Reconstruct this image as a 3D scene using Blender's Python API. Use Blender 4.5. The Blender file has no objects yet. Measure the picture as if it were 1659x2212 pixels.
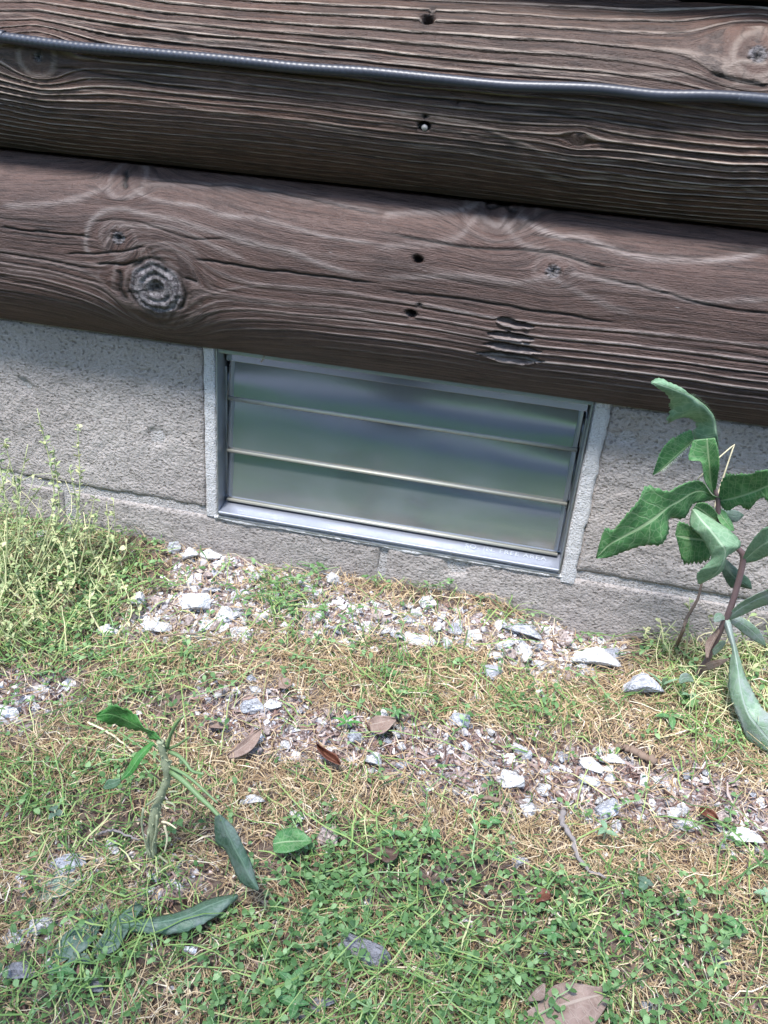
import bpy, bmesh, math, random
import numpy as np
from mathutils import Matrix, Vector, Euler

random.seed(7)
RNG = np.random.default_rng(11)
scene = bpy.context.scene
COL = scene.collection

# ------------------------------------------------------------------ camera
CAM_LOC = np.array([0.34372, -0.84742, 0.47123])
CAM_ROT = (1.1037, -0.07939, 0.20742)
PW, PH, FOC = 1659.0, 2212.0, 1659.0 * 1.1
cam_data = bpy.data.cameras.new('camera')
cam = bpy.data.objects.new('camera', cam_data)
COL.objects.link(cam)
cam.location = CAM_LOC
cam.rotation_euler = CAM_ROT
cam_data.sensor_fit = 'HORIZONTAL'
cam_data.sensor_width = 36.0
cam_data.lens = 36.0 * 1.1
cam_data.clip_start = 0.01
cam_data.clip_end = 2000
scene.camera = cam
CAM_M = np.array(Euler(CAM_ROT, 'XYZ').to_matrix())

# ------------------------------------------------------------------ light
SUN_EL, SUN_AZ = math.radians(67), math.radians(198)      # azimuth clockwise from +Y
sun_dir = Vector((math.cos(SUN_EL) * math.sin(SUN_AZ), math.cos(SUN_EL) * math.cos(SUN_AZ), math.sin(SUN_EL)))
world = bpy.data.worlds.new('World')
scene.world = world
world.use_nodes = True
wn = world.node_tree.nodes
sky = wn.new('ShaderNodeTexSky')
sky.sky_type = 'NISHITA'
sky.sun_disc = False
sky.sun_elevation = SUN_EL
sky.sun_rotation = SUN_AZ
sky.air_density = 1.2
sky.dust_density = 0.6
world.node_tree.links.new(sky.outputs[0], wn['Background'].inputs[0])
wn['Background'].inputs[1].default_value = 0.15
sl = bpy.data.lights.new('sun', 'SUN')
sl.energy = 2.0
sl.angle = math.radians(11)
sl.color = (1.0, 0.985, 0.975)
sun = bpy.data.objects.new('sun', sl)
COL.objects.link(sun)
sun.rotation_euler = sun_dir.to_track_quat('Z', 'Y').to_euler()
vs = scene.view_settings
vs.view_transform = 'Standard'
vs.look = 'None'
vs.exposure = 2.1
vs.gamma = 1.0
vs.use_curve_mapping = False


# ------------------------------------------------------------------ photograph pixels -> points of the place
def ray(px, py):
    return CAM_M @ np.array([(px - PW / 2) / FOC, -(py - PH / 2) / FOC, -1.0])


def at_y(px, py, y):
    d = ray(px, py)
    return CAM_LOC + d * ((y - CAM_LOC[1]) / d[1])


def to_px(P):
    v = (np.atleast_2d(P) - CAM_LOC) @ CAM_M
    return np.stack([PW / 2 + FOC * v[:, 0] / -v[:, 2], PH / 2 - FOC * v[:, 1] / -v[:, 2]], 1), -v[:, 2]


def zoomer(ox, oy, s):
    return lambda pts: [((ox + x / s) / 1.15732, (oy + y / s) / 1.15732) for x, y in pts]


Z1 = zoomer(1440, 900, 3.456)
Z2 = zoomer(1440, 1400, 3.456)
Z3 = zoomer(0, 360, 1.728)
Z4 = zoomer(960, 480, 1.728)
Z6 = zoomer(0, 1700, 2.37)
Z7 = zoomer(640, 1900, 2.592)
Z8 = zoomer(1200, 1900, 2.304)
ZW1 = zoomer(0, 0, 1.728)
ZW2 = zoomer(960, 0, 1.728)
ZT = zoomer(400, 1340, 2.37)

# ------------------------------------------------------------------ noise
_T = np.random.default_rng(3).random((8, 256, 256))


def vnoise(x, y, k=0):
    x = np.asarray(x, float); y = np.asarray(y, float)
    xi = np.floor(x).astype(int); yi = np.floor(y).astype(int)
    fx = x - xi; fy = y - yi
    fx = fx * fx * fx * (fx * (fx * 6 - 15) + 10); fy = fy * fy * fy * (fy * (fy * 6 - 15) + 10)
    T = _T[k % 8]
    a = T[xi % 256, yi % 256]; b = T[(xi + 1) % 256, yi % 256]
    c = T[xi % 256, (yi + 1) % 256]; d = T[(xi + 1) % 256, (yi + 1) % 256]
    return (a + (b - a) * fx) * (1 - fy) + (c + (d - c) * fx) * fy - 0.5


def fbm(x, y, k=0, o=4, g=0.5):
    s = 0; a = 1.0
    for i in range(o):
        s = s + a * vnoise(x * 2 ** i + 13.7 * i, y * 2 ** i + 7.3 * i, k + i); a *= g
    return s


# ------------------------------------------------------------------ mesh helpers
def prop(o, label=None, cat=None, group=None, kind=None):
    if label: o['label'] = label
    if cat: o['category'] = cat
    if group: o['group'] = group
    if kind: o['kind'] = kind
    return o


def link(name, me, mat=None, parent=None):
    o = bpy.data.objects.new(name, me)
    COL.objects.link(o)
    if mat is not None and len(me.materials) == 0:
        me.materials.append(mat)
    if parent is not None:
        o.parent = parent
    return o


def empty(name, loc=(0, 0, 0)):
    o = bpy.data.objects.new(name, None)
    COL.objects.link(o)
    o.location = loc
    o.empty_display_size = 0.02
    return o


def mesh_np(name, V, F, smooth=True, attrs=None, uv=None):
    """V (n,3); F list of int arrays (m,3)/(m,4)"""
    me = bpy.data.meshes.new(name)
    V = np.ascontiguousarray(V, np.float32)
    F = [np.asarray(f, np.int32) for f in (F if isinstance(F, list) else [F]) if len(f)]
    me.vertices.add(len(V)); me.vertices.foreach_set('co', V.ravel())
    loops = np.concatenate([f.ravel() for f in F])
    tot = np.concatenate([np.full(len(f), f.shape[1], np.int32) for f in F])
    start = np.concatenate([[0], np.cumsum(tot)[:-1]]).astype(np.int32)
    me.loops.add(len(loops)); me.loops.foreach_set('vertex_index', loops)
    me.polygons.add(len(tot)); me.polygons.foreach_set('loop_start', start); me.polygons.foreach_set('loop_total', tot)
    me.polygons.foreach_set('use_smooth', np.full(len(tot), smooth))
    me.update(calc_edges=True)
    for n, a in (attrs or {}).items():
        a = np.asarray(a, np.float32)
        if a.ndim == 1:
            at = me.attributes.new(n, 'FLOAT', 'POINT'); at.data.foreach_set('value', a)
        else:
            at = me.attributes.new(n, 'FLOAT_COLOR', 'POINT'); at.data.foreach_set('color', np.ascontiguousarray(a).ravel())
    if uv is not None:
        u = me.uv_layers.new(name='UVMap')
        u.data.foreach_set('uv', np.ascontiguousarray(uv[loops], np.float32).ravel())
    me.validate()
    return me


def grid_faces(nr, nc):
    i = np.arange(nr - 1)[:, None] * nc + np.arange(nc - 1)[None, :]
    i = i.ravel()
    return np.stack([i, i + 1, i + nc + 1, i + nc], 1)


class MB:
    def __init__(s):
        s.v = []; s.f = []

    def add(s, v, f):
        k = len(s.v); s.v += [tuple(p) for p in v]; s.f += [tuple(i + k for i in q) for q in f]

    def box(s, x0, x1, y0, y1, z0, z1, M=None):
        v = [Vector(p) for p in ((x0, y0, z0), (x1, y0, z0), (x1, y1, z0), (x0, y1, z0), (x0, y0, z1), (x1, y0, z1), (x1, y1, z1), (x0, y1, z1))]
        if M is not None: v = [M @ p for p in v]
        s.add(v, [(0, 3, 2, 1), (4, 5, 6, 7), (0, 1, 5, 4), (1, 2, 6, 5), (2, 3, 7, 6), (3, 0, 4, 7)])

    def prism(s, prof, x0, x1):
        """closed (y,z) profile extruded along x"""
        n = len(prof)
        v = [(x0, y, z) for y, z in prof] + [(x1, y, z) for y, z in prof]
        f = [(i, (i + 1) % n, n + (i + 1) % n, n + i) for i in range(n)] + [tuple(range(n))[::-1], tuple(range(n, 2 * n))]
        s.add(v, f)

    def tube(s, pts, rad, n=8, cap=True):
        pts = [Vector(p) for p in pts]
        R = rad if isinstance(rad, (list, tuple, np.ndarray)) else [rad] * len(pts)
        ring = []; up = Vector((0.31, 0.2, 0.93))
        for i, p in enumerate(pts):
            t = (pts[min(i + 1, len(pts) - 1)] - pts[max(i - 1, 0)]).normalized()
            a = t.cross(up)
            if a.length < 1e-3: a = t.cross(Vector((1, 0, 0)))
            a.normalize(); b = t.cross(a)
            ring.append([p + (a * math.cos(2 * math.pi * k / n) + b * math.sin(2 * math.pi * k / n)) * R[i] for k in range(n)])
        v = [q for r in ring for q in r]; f = []
        for i in range(len(pts) - 1):
            for k in range(n):
                f.append((i * n + k, i * n + (k + 1) % n, (i + 1) * n + (k + 1) % n, (i + 1) * n + k))
        if cap:
            f.append(tuple(range(n))[::-1]); f.append(tuple((len(pts) - 1) * n + k for k in range(n)))
        s.add(v, f)

    def mesh(s, name, smooth=False, bevel=0):
        me = bpy.data.meshes.new(name)
        me.from_pydata(s.v, [], s.f)
        bm = bmesh.new(); bm.from_mesh(me)
        bmesh.ops.recalc_face_normals(bm, faces=bm.faces)
        if bevel:
            bmesh.ops.bevel(bm, geom=bm.edges[:], offset=bevel, segments=2, affect='EDGES', profile=0.5)
        bm.to_mesh(me); bm.free()
        me.polygons.foreach_set('use_smooth', [smooth] * len(me.polygons))
        return me


def catmull(P, n):
    P = np.asarray(P, float)
    if len(P) == 2:
        t = np.linspace(0, 1, n)[:, None]; return P[0] * (1 - t) + P[1] * t
    Q = np.vstack([2 * P[0] - P[1], P, 2 * P[-1] - P[-2]])
    u = np.linspace(0, len(P) - 1, n); i = np.minimum(u.astype(int), len(P) - 2); t = (u - i)[:, None]
    a, b, c, d = Q[i], Q[i + 1], Q[i + 2], Q[i + 3]
    return 0.5 * (2 * b + (c - a) * t + (2 * a - 5 * b + 4 * c - d) * t ** 2 + (3 * b - a - 3 * c + d) * t ** 3)


# ------------------------------------------------------------------ material helpers
class NT:
    def __init__(s, name):
        s.m = bpy.data.materials.new(name); s.m.use_nodes = True
        s.t = s.m.node_tree; s.p = s.t.nodes['Principled BSDF']; s.out = s.t.nodes['Material Output']

    def n(s, typ, ins=None, **kw):
        nd = s.t.nodes.new(typ)
        for k, v in kw.items(): setattr(nd, k, v)
        for k, v in (ins or {}).items(): s.set(nd.inputs[k], v)
        return nd

    def set(s, sock, v):
        if isinstance(v, bpy.types.NodeSocket): s.t.links.new(v, sock)
        elif isinstance(v, bpy.types.Node): s.t.links.new(v.outputs[0], sock)
        else: sock.default_value = v

    def math(s, op, a, b=0.0, c=None, clamp=False):
        nd = s.n('ShaderNodeMath', operation=op, use_clamp=clamp); s.set(nd.inputs[0], a); s.set(nd.inputs[1], b)
        if c is not None: s.set(nd.inputs[2], c)
        return nd.outputs[0]

    def mix(s, f, a, b):
        nd = s.n('ShaderNodeMix', data_type='RGBA'); s.set(nd.inputs[0], f); s.set(nd.inputs[6], a); s.set(nd.inputs[7], b)
        return nd.outputs[2]

    def coord(s, scale=(1, 1, 1), which='Object'):
        c = s.n('ShaderNodeTexCoord'); mp = s.n('ShaderNodeMapping'); s.t.links.new(c.outputs[which], mp.inputs[0])
        mp.inputs['Scale'].default_value = scale
        return mp.outputs[0]

    def noise(s, scale, vec=None, detail=4, rough=0.55, dist=0.0):
        nd = s.n('ShaderNodeTexNoise'); nd.inputs['Scale'].default_value = scale; nd.inputs['Detail'].default_value = detail
        nd.inputs['Roughness'].default_value = rough; nd.inputs['Distortion'].default_value = dist
        if vec is not None: s.set(nd.inputs['Vector'], vec)
        return nd.outputs[0]

    def ramp(s, fac, stops):
        nd = s.n('ShaderNodeValToRGB'); s.set(nd.inputs[0], fac); e = nd.color_ramp.elements
        while len(e) < len(stops): e.new(0.5)
        for i, (p, c) in enumerate(stops):
            e[i].position = p; e[i].color = (*c, 1) if len(c) == 3 else c
        return nd.outputs[0]

    def smooth(s, v, a, b):
        nd = s.n('ShaderNodeMapRange', interpolation_type='SMOOTHSTEP'); s.set(nd.inputs[0], v)
        nd.inputs[1].default_value = a; nd.inputs[2].default_value = b
        return nd.outputs[0]

    def attr(s, name):
        return s.n('ShaderNodeAttribute', attribute_name=name)

    def bump(s, h, dist, strength=1.0, normal=None):
        nd = s.n('ShaderNodeBump'); s.set(nd.inputs['Height'], h); nd.inputs['Distance'].default_value = dist; nd.inputs['Strength'].default_value = strength
        if normal is not None: s.set(nd.inputs['Normal'], normal)
        return nd.outputs[0]

    def done(s, color=None, rough=None, normal=None, metal=None, spec=None):
        if color is not None: s.set(s.p.inputs['Base Color'], (*color, 1) if isinstance(color, tuple) and len(color) == 3 else color)
        if rough is not None: s.set(s.p.inputs['Roughness'], rough)
        if normal is not None: s.set(s.p.inputs['Normal'], normal)
        if metal is not None: s.set(s.p.inputs['Metallic'], metal)
        if spec is not None: s.set(s.p.inputs['Specular IOR Level'], spec)
        return s.m


def c4(r, g, b): return (r, g, b, 1)


# ------------------------------------------------------------------ materials
def wood_material(name, base, dark, pale, red):
    m = NT(name)
    a = m.attr('wood')
    sep = m.n('ShaderNodeSeparateColor'); m.set(sep.inputs[0], a.outputs['Color'])
    band, crack, knot = sep.outputs[0], sep.outputs[1], sep.outputs[2]
    oc = m.n('ShaderNodeTexCoord'); xyz = m.n('ShaderNodeSeparateXYZ'); m.t.links.new(oc.outputs['Object'], xyz.inputs[0])
    psi = m.attr('psi').outputs['Fac']
    def along(fx, fz, off=0.0):                      # texture space that follows the bent grain
        c = m.n('ShaderNodeCombineXYZ'); m.set(c.inputs[0], m.math('MULTIPLY', xyz.outputs[0], fx)); m.set(c.inputs[2], m.math('MULTIPLY', psi, fz)); c.inputs[1].default_value = off
        return c.outputs[0]
    fa = m.noise(1.0, along(12, 340), 4, 0.7)
    fb = m.noise(1.0, along(40, 900, 3.0), 3, 0.65)
    big = m.noise(1.0, m.coord((2.6, 6, 8)), 4, 0.6)
    blot = m.noise(1.0, along(13, 70, 7.0), 5, 0.65)
    ring = m.math('ADD', m.attr('ring').outputs['Fac'], m.math('MULTIPLY', m.math('SUBTRACT', fa, 0.5), 0.22))
    wn_ = m.n('ShaderNodeTexWhiteNoise', noise_dimensions='1D'); m.set(wn_.inputs['W'], m.math('FLOOR', ring))
    amp = m.math('MULTIPLY', m.attr('ringamp').outputs['Fac'], m.math('MULTIPLY_ADD', wn_.outputs[0], 0.7, 0.45))
    fr = m.math('FRACT', ring)
    line = m.math('MULTIPLY', m.math('SUBTRACT', 1.0, m.smooth(m.math('ABSOLUTE', m.math('SUBTRACT', fr, 0.66)), 0.04, 0.19)), amp)
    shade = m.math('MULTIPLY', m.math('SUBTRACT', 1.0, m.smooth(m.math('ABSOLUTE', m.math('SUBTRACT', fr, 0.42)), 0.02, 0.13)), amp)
    col = m.mix(m.smooth(big, 0.35, 0.68), base, red)
    col = m.mix(m.math('MULTIPLY', m.smooth(fa, 0.48, 0.58), 0.50), col, dark)
    col = m.mix(m.math('MULTIPLY', m.smooth(fb, 0.50, 0.62), 0.60), col, dark)
    col = m.mix(m.math('MULTIPLY', m.smooth(blot, 0.52, 0.72), 0.40), col, dark)
    pf = m.math('MULTIPLY', m.math('MAXIMUM', m.math('MULTIPLY', band, 0.85), m.math('MULTIPLY', line, 1.2)), m.math('SUBTRACT', 1.10, m.math('MULTIPLY', m.smooth(fb, 0.45, 0.62), 0.8)), clamp=True)
    pf = m.math('MULTIPLY', pf, m.math('MULTIPLY_ADD', m.smooth(blot, 0.35, 0.66), -0.40, 1.0))
    col = m.mix(pf, col, pale)
    col = m.mix(m.math('MULTIPLY', shade, 0.45), col, dark)  # shadow beneath each ridge, painted into the colour
    flake = m.math('MULTIPLY', m.smooth(m.noise(1.0, along(34, 240, 11.0), 3, 0.6), 0.70, 0.76), 0.5)
    col = m.mix(flake, col, c4(0.30, 0.28, 0.27))
    grey = m.mix(m.smooth(m.noise(230, m.coord(), 4, 0.7), 0.42, 0.6), c4(0.15, 0.132, 0.132), c4(0.042, 0.034, 0.035))
    col = m.mix(knot, col, grey)
    col = m.mix(crack, col, c4(0.008, 0.006, 0.005))
    h = m.math('ADD', m.math('MULTIPLY', fa, 0.55), m.math('MULTIPLY', fb, 0.45))
    h = m.math('ADD', h, m.math('MULTIPLY', m.noise(420, m.coord((0.6, 1, 1.8)), 3, 0.6), 0.4))
    h = m.math('ADD', h, m.math('SUBTRACT', m.math('MULTIPLY', line, 0.55), m.math('MULTIPLY', shade, 0.45)))
    return m.done(col, m.math('MULTIPLY_ADD', fa, 0.25, 0.45), m.bump(h, 0.0022, 1.0), spec=0.28)


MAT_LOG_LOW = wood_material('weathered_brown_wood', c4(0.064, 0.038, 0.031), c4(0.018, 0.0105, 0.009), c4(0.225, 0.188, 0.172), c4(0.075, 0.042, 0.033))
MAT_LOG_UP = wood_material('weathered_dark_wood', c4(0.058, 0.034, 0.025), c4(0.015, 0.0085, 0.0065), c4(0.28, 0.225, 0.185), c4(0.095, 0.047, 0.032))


def concrete_material(name, c0, c1, pit, scale=300, dist=0.0013, pitamt=0.32, vscale=(0.9, 1, 1.1), bigk=1.0, stain=False):
    m = NT(name)
    co = m.coord(vscale)
    big = m.noise(7 * bigk, co, 5, 0.6)
    g = m.noise(scale, co, 4, 0.6, 0.0)
    g2 = m.noise(scale * 0.42, co, 3, 0.55, 0.0)
    vor = m.n('ShaderNodeTexVoronoi'); m.set(vor.inputs['Vector'], co); vor.inputs['Scale'].default_value = scale * 0.62
    vp = m.math('SUBTRACT', 1.0, m.smooth(m.math('ADD', vor.outputs[0], m.math('MULTIPLY', m.math('SUBTRACT', g, 0.5), 0.5)), 0.16, 0.34))
    fine = m.noise(scale * 3.2, co, 2, 0.5)
    col = m.mix(m.smooth(big, 0.35, 0.7), c0, c1)
    col = m.mix(m.math('MULTIPLY', m.smooth(fine, 0.45, 0.7), 0.25), col, pit)
    col = m.mix(m.math('MULTIPLY', m.math('SUBTRACT', 1.0, m.smooth(g, 0.30, 0.47)), pitamt), col, pit)
    col = m.mix(m.math('MULTIPLY', vp, pitamt * 1.5), col, pit)
    h = m.math('ADD', m.math('ADD', m.smooth(g, 0.25, 0.62), m.math('MULTIPLY', g2, 0.8)), m.math('MULTIPLY', fine, 0.12))
    h = m.math('SUBTRACT', h, m.math('MULTIPLY', vp, 0.7))
    if stain:
        sz_ = m.n('ShaderNodeSeparateXYZ'); m.t.links.new(m.n('ShaderNodeNewGeometry').outputs['Position'], sz_.inputs[0])
        geo = m.n('ShaderNodeNewGeometry').outputs['Position']
        st_ = m.math('MULTIPLY', m.smooth(m.noise(9, geo, 6, 0.7), 0.48, 0.70), 0.35)
        col = m.mix(st_, col, c4(0.21, 0.185, 0.165))
        spl = m.math('MULTIPLY', m.smooth(m.math('ADD', m.math('MULTIPLY', sz_.outputs[2], -12.0), m.math('MULTIPLY', m.noise(60, geo, 4, 0.7), 1.6)), 0.85, 1.6), 0.12)
        col = m.mix(spl, col, c4(0.30, 0.25, 0.20))
    return m.done(col, 0.92, m.bump(h, dist, 1.0), spec=0.2)


MAT_BLOCK = concrete_material('concrete_block', c4(0.300, 0.265, 0.243), c4(0.37, 0.33, 0.302), c4(0.11, 0.095, 0.085), stain=True)
MAT_MORTAR = concrete_material('pale_mortar', c4(0.44, 0.425, 0.415), c4(0.54, 0.525, 0.515), c4(0.28, 0.26, 0.25), 520, 0.0008, 0.15)
MAT_MORTAR_J = concrete_material('joint_mortar', c4(0.38, 0.35, 0.33), c4(0.47, 0.44, 0.42), c4(0.2, 0.18, 0.17), 420, 0.0016, 0.4)
MAT_STONE = concrete_material('limestone', c4(0.52, 0.50, 0.49), c4(0.70, 0.685, 0.675), c4(0.30, 0.28, 0.27), 4.2, 0.0016, 0.30, (1, 1, 1), 0.2)
MAT_STONE_GREY = concrete_material('grey_limestone', c4(0.33, 0.33, 0.35), c4(0.45, 0.45, 0.47), c4(0.16, 0.155, 0.16), 4.2, 0.0016, 0.30, (1, 1, 1), 0.2)
MAT_STONE_BROWN = concrete_material('brown_stone', c4(0.34, 0.27, 0.24), c4(0.45, 0.37, 0.34), c4(0.16, 0.12, 0.10), 4.2, 0.0016, 0.30, (1, 1, 1), 0.2)
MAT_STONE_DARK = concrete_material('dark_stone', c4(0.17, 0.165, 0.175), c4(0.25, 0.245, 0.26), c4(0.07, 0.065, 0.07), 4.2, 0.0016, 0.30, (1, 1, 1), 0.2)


def metal_material(name, col, rough, dusty, film=0.0, warpk=0.5):
    m = NT(name)
    streak = m.noise(1.0, m.coord((420, 60, 9)), 3, 0.6)
    dust = m.noise(16, m.coord((1, 1, 1.6)), 5, 0.62, 0.6)
    speck = m.noise(520, m.coord(), 2, 0.5)
    d = m.math('MULTIPLY_ADD', m.smooth(dust, 0.40, 0.80), dusty, film)
    d = m.math('MAXIMUM', d, m.math('MULTIPLY', m.smooth(speck, 0.68, 0.74), dusty))
    m.set(m.p.inputs['Metallic'], m.math('SUBTRACT', 1.0, m.math('MULTIPLY', d, 0.9)))
    c = m.mix(d, col, c4(0.25, 0.275, 0.30))
    r = m.math('ADD', m.math('MULTIPLY_ADD', streak, 0.06, rough), m.math('MULTIPLY', d, 0.35))
    warp = m.noise(7, m.coord((1, 1, 2.2)), 2, 0.4)
    return m.done(c, r, m.bump(warp, 0.0022, warpk, m.bump(streak, 0.0002, 0.10)))


MAT_SLAT = metal_material('dull_aluminium', c4(0.48, 0.50, 0.54), 0.03, 0.08, 0.17, 0.12)
MAT_FRAME = metal_material('mill_aluminium', c4(0.40, 0.42, 0.46), 0.30, 0.25, 0.08)
MAT_SILL = metal_material('sill_aluminium', c4(0.29, 0.305, 0.355), 0.50, 0.10, 0.10)
MAT_HEM = metal_material('rolled_edge_metal', c4(0.50, 0.46, 0.35), 0.5, 0.2, 0.30)  # tan tint paints in the warm reflection of the ground


def plain(name, col, rough=0.6, metal=0.0, spec=0.4, bump=None):
    m = NT(name)
    v = m.noise(60, m.coord(), 4, 0.6)
    c = m.mix(v, c4(*[x * 0.75 for x in col]), c4(*[min(1, x * 1.25) for x in col]))
    return m.done(c, rough, m.bump(v, bump or 0.0005, 0.5), metal, spec)


MAT_CABLE = plain('dark_cable_jacket', (0.024, 0.026, 0.036), 0.42, 0, 0.5)
MAT_NAIL = plain('galvanised_nail', (0.30, 0.27, 0.25), 0.6, 0.4)
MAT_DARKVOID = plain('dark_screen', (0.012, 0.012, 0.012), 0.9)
MAT_LETTER = plain('scratched_lettering', (0.42, 0.44, 0.49), 0.5, 0.6)
MAT_STICK = plain('dry_twig', (0.17, 0.12, 0.09), 0.9, 0, 0.15, 0.003)
MAT_STRAWSTEM = plain('dry_stalk', (0.50, 0.44, 0.29), 0.75, 0, 0.2)
MAT_GREYTWIG = plain('grey_catkin', (0.20, 0.175, 0.165), 0.9, 0, 0.15, 0.003)
MAT_SPINE = plain('pale_spine', (0.28, 0.36, 0.22), 0.6)
MAT_STEM_PURPLE = plain('purple_green_stem', (0.115, 0.075, 0.075), 0.55, 0, 0.4)
MAT_STEM_GREEN = plain('pale_green_stem', (0.25, 0.265, 0.165), 0.8, 0, 0.2, 0.0025)
MAT_BARK = plain('bark', (0.09, 0.07, 0.055), 0.9, 0, 0.2, 0.01)


def leaf_material(name, base, dark, vein, trans=0.25, rough=0.45, veins=True, spec=0.4, dust=None):
    m = NT(name)
    uvn = m.n('ShaderNodeUVMap'); sx = m.n('ShaderNodeSeparateXYZ'); m.t.links.new(uvn.outputs[0], sx.inputs[0])
    nz = m.noise(90, m.coord(), 4, 0.6)
    u = m.math('ABSOLUTE', m.math('SUBTRACT', sx.outputs[0], 0.5))          # 0..0.5
    v = sx.outputs[1]
    col = m.mix(m.smooth(nz, 0.35, 0.68), base, dark)
    if dust is not None:
        col = m.mix(m.math('MULTIPLY', m.smooth(m.noise(38, m.coord(), 5, 0.65, 0.5), 0.45, 0.62), dust), col, c4(0.30, 0.32, 0.31))
    mid = m.math('SUBTRACT', 1.0, m.smooth(u, 0.018, 0.045))
    w = m.math('ADD', m.math('MULTIPLY', v, 11.0), m.math('ADD', m.math('MULTIPLY', u, -3.4), m.math('MULTIPLY', nz, 0.55)))
    fr = m.math('ABSOLUTE', m.math('SUBTRACT', m.math('FRACT', w), 0.5))
    side = m.math('SUBTRACT', 1.0, m.smooth(fr, 0.02, 0.07))
    net = m.n('ShaderNodeTexVoronoi', feature='DISTANCE_TO_EDGE'); m.set(net.inputs['Vector'], m.coord()); net.inputs['Scale'].default_value = 150
    netl = m.math('MULTIPLY', m.math('SUBTRACT', 1.0, m.smooth(net.outputs[0], 0.03, 0.10)), 0.28)
    vf = m.math('MAXIMUM', mid, m.math('MAXIMUM', m.math('MULTIPLY', side, 0.55), netl)) if veins else m.math('MULTIPLY', mid, 0.6)
    col = m.mix(m.math('MULTIPLY', vf, 0.75), col, vein)
    h = m.math('SUBTRACT', m.math('MULTIPLY', nz, 0.8), m.math('MULTIPLY', vf, 0.6))
    m.done(col, rough, m.bump(h, 0.0012, 0.6), spec=spec)
    tr = m.n('ShaderNodeBsdfTranslucent'); m.set(tr.inputs[0], col)
    mx = m.n('ShaderNodeMixShader'); mx.inputs[0].default_value = trans
    m.t.links.new(m.p.outputs[0], mx.inputs[1]); m.t.links.new(tr.outputs[0], mx.inputs[2]); m.t.links.new(mx.outputs[0], m.out.inputs[0])
    return m.m


MAT_LETTUCE = leaf_material('lettuce_leaf', c4(0.10, 0.245, 0.085), c4(0.055, 0.16, 0.055), c4(0.36, 0.46, 0.26), 0.32, 0.5, spec=0.3)
MAT_LETTUCE_PALE = leaf_material('lettuce_leaf_underside', c4(0.22, 0.35, 0.21), c4(0.15, 0.27, 0.15), c4(0.42, 0.52, 0.36), 0.32, 0.5, spec=0.3)
MAT_LETTUCE_GREY = leaf_material('dusty_old_leaf', c4(0.23, 0.325, 0.215), c4(0.15, 0.235, 0.15), c4(0.36, 0.41, 0.36), dust=0.75)
MAT_LEAF_DARK = leaf_material('dark_limp_leaf', c4(0.085, 0.15, 0.095), c4(0.05, 0.10, 0.065), c4(0.17, 0.25, 0.18), dust=0.35, spec=0.3)
MAT_LEAF_BRIGHT = leaf_material('bright_new_leaf', c4(0.07, 0.24, 0.05), c4(0.045, 0.17, 0.04), c4(0.2, 0.36, 0.13))
MAT_DEADLEAF = leaf_material('dead_leaf', c4(0.26, 0.185, 0.15), c4(0.18, 0.12, 0.095), c4(0.34, 0.27, 0.22), 0.12, 0.7, spec=0.25)
MAT_DEADLEAF_DARK = leaf_material('dark_dead_leaf', c4(0.095, 0.06, 0.045), c4(0.06, 0.036, 0.028), c4(0.15, 0.10, 0.075), 0.08, 0.7, spec=0.25)
MAT_DEADLEAF_RED = leaf_material('red_brown_leaf', c4(0.15, 0.055, 0.032), c4(0.09, 0.03, 0.02), c4(0.2, 0.09, 0.05), 0.1, 0.5, spec=0.4)


def tint_material(name, stops, trans=0.2, rough=0.6, spec=0.3):
    m = NT(name)
    a = m.attr('tint')
    col = m.ramp(a.outputs['Fac'], stops)
    m.done(col, rough, spec=spec)
    if trans:
        tr = m.n('ShaderNodeBsdfTranslucent'); m.set(tr.inputs[0], col)
        mx = m.n('ShaderNodeMixShader'); mx.inputs[0].default_value = trans
        m.t.links.new(m.p.outputs[0], mx.inputs[1]); m.t.links.new(tr.outputs[0], mx.inputs[2]); m.t.links.new(mx.outputs[0], m.out.inputs[0])
    return m.m


MAT_STRAW = tint_material('straw', [(0, (0.17, 0.105, 0.06)), (0.3, (0.36, 0.245, 0.13)), (0.7, (0.55, 0.425, 0.26)), (1, (0.72, 0.645, 0.50))], 0.25)
MAT_GRASS = tint_material('cut_grass', [(0, (0.05, 0.105, 0.032)), (0.4, (0.13, 0.23, 0.062)), (0.75, (0.27, 0.375, 0.12)), (1, (0.50, 0.49, 0.25))], 0.25)
MAT_SMALLLEAF = tint_material('small_weed_leaf', [(0, (0.045, 0.105, 0.035)), (0.5, (0.105, 0.205, 0.07)), (1, (0.25, 0.38, 0.17))], 0.3, 0.5)
MAT_MULCH = tint_material('bark_crumbs', [(0, (0.05, 0.027, 0.022)), (0.35, (0.16, 0.09, 0.07)), (0.7, (0.32, 0.24, 0.21)), (1, (0.55, 0.48, 0.45))], 0)
MAT_GRIT = tint_material('limestone_grit', [(0, (0.17, 0.145, 0.14)), (0.35, (0.36, 0.335, 0.335)), (1, (0.66, 0.645, 0.65))], 0, 0.9, 0.2)
MAT_WEED = tint_material('tall_weed', [(0, (0.17, 0.24, 0.10)), (0.5, (0.35, 0.40, 0.19)), (1, (0.60, 0.54, 0.31))], 0.25)
MAT_CROWN = tint_material('tree_leaves', [(0, (0.03, 0.075, 0.02)), (1, (0.08, 0.16, 0.045))], 0.25)


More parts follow.
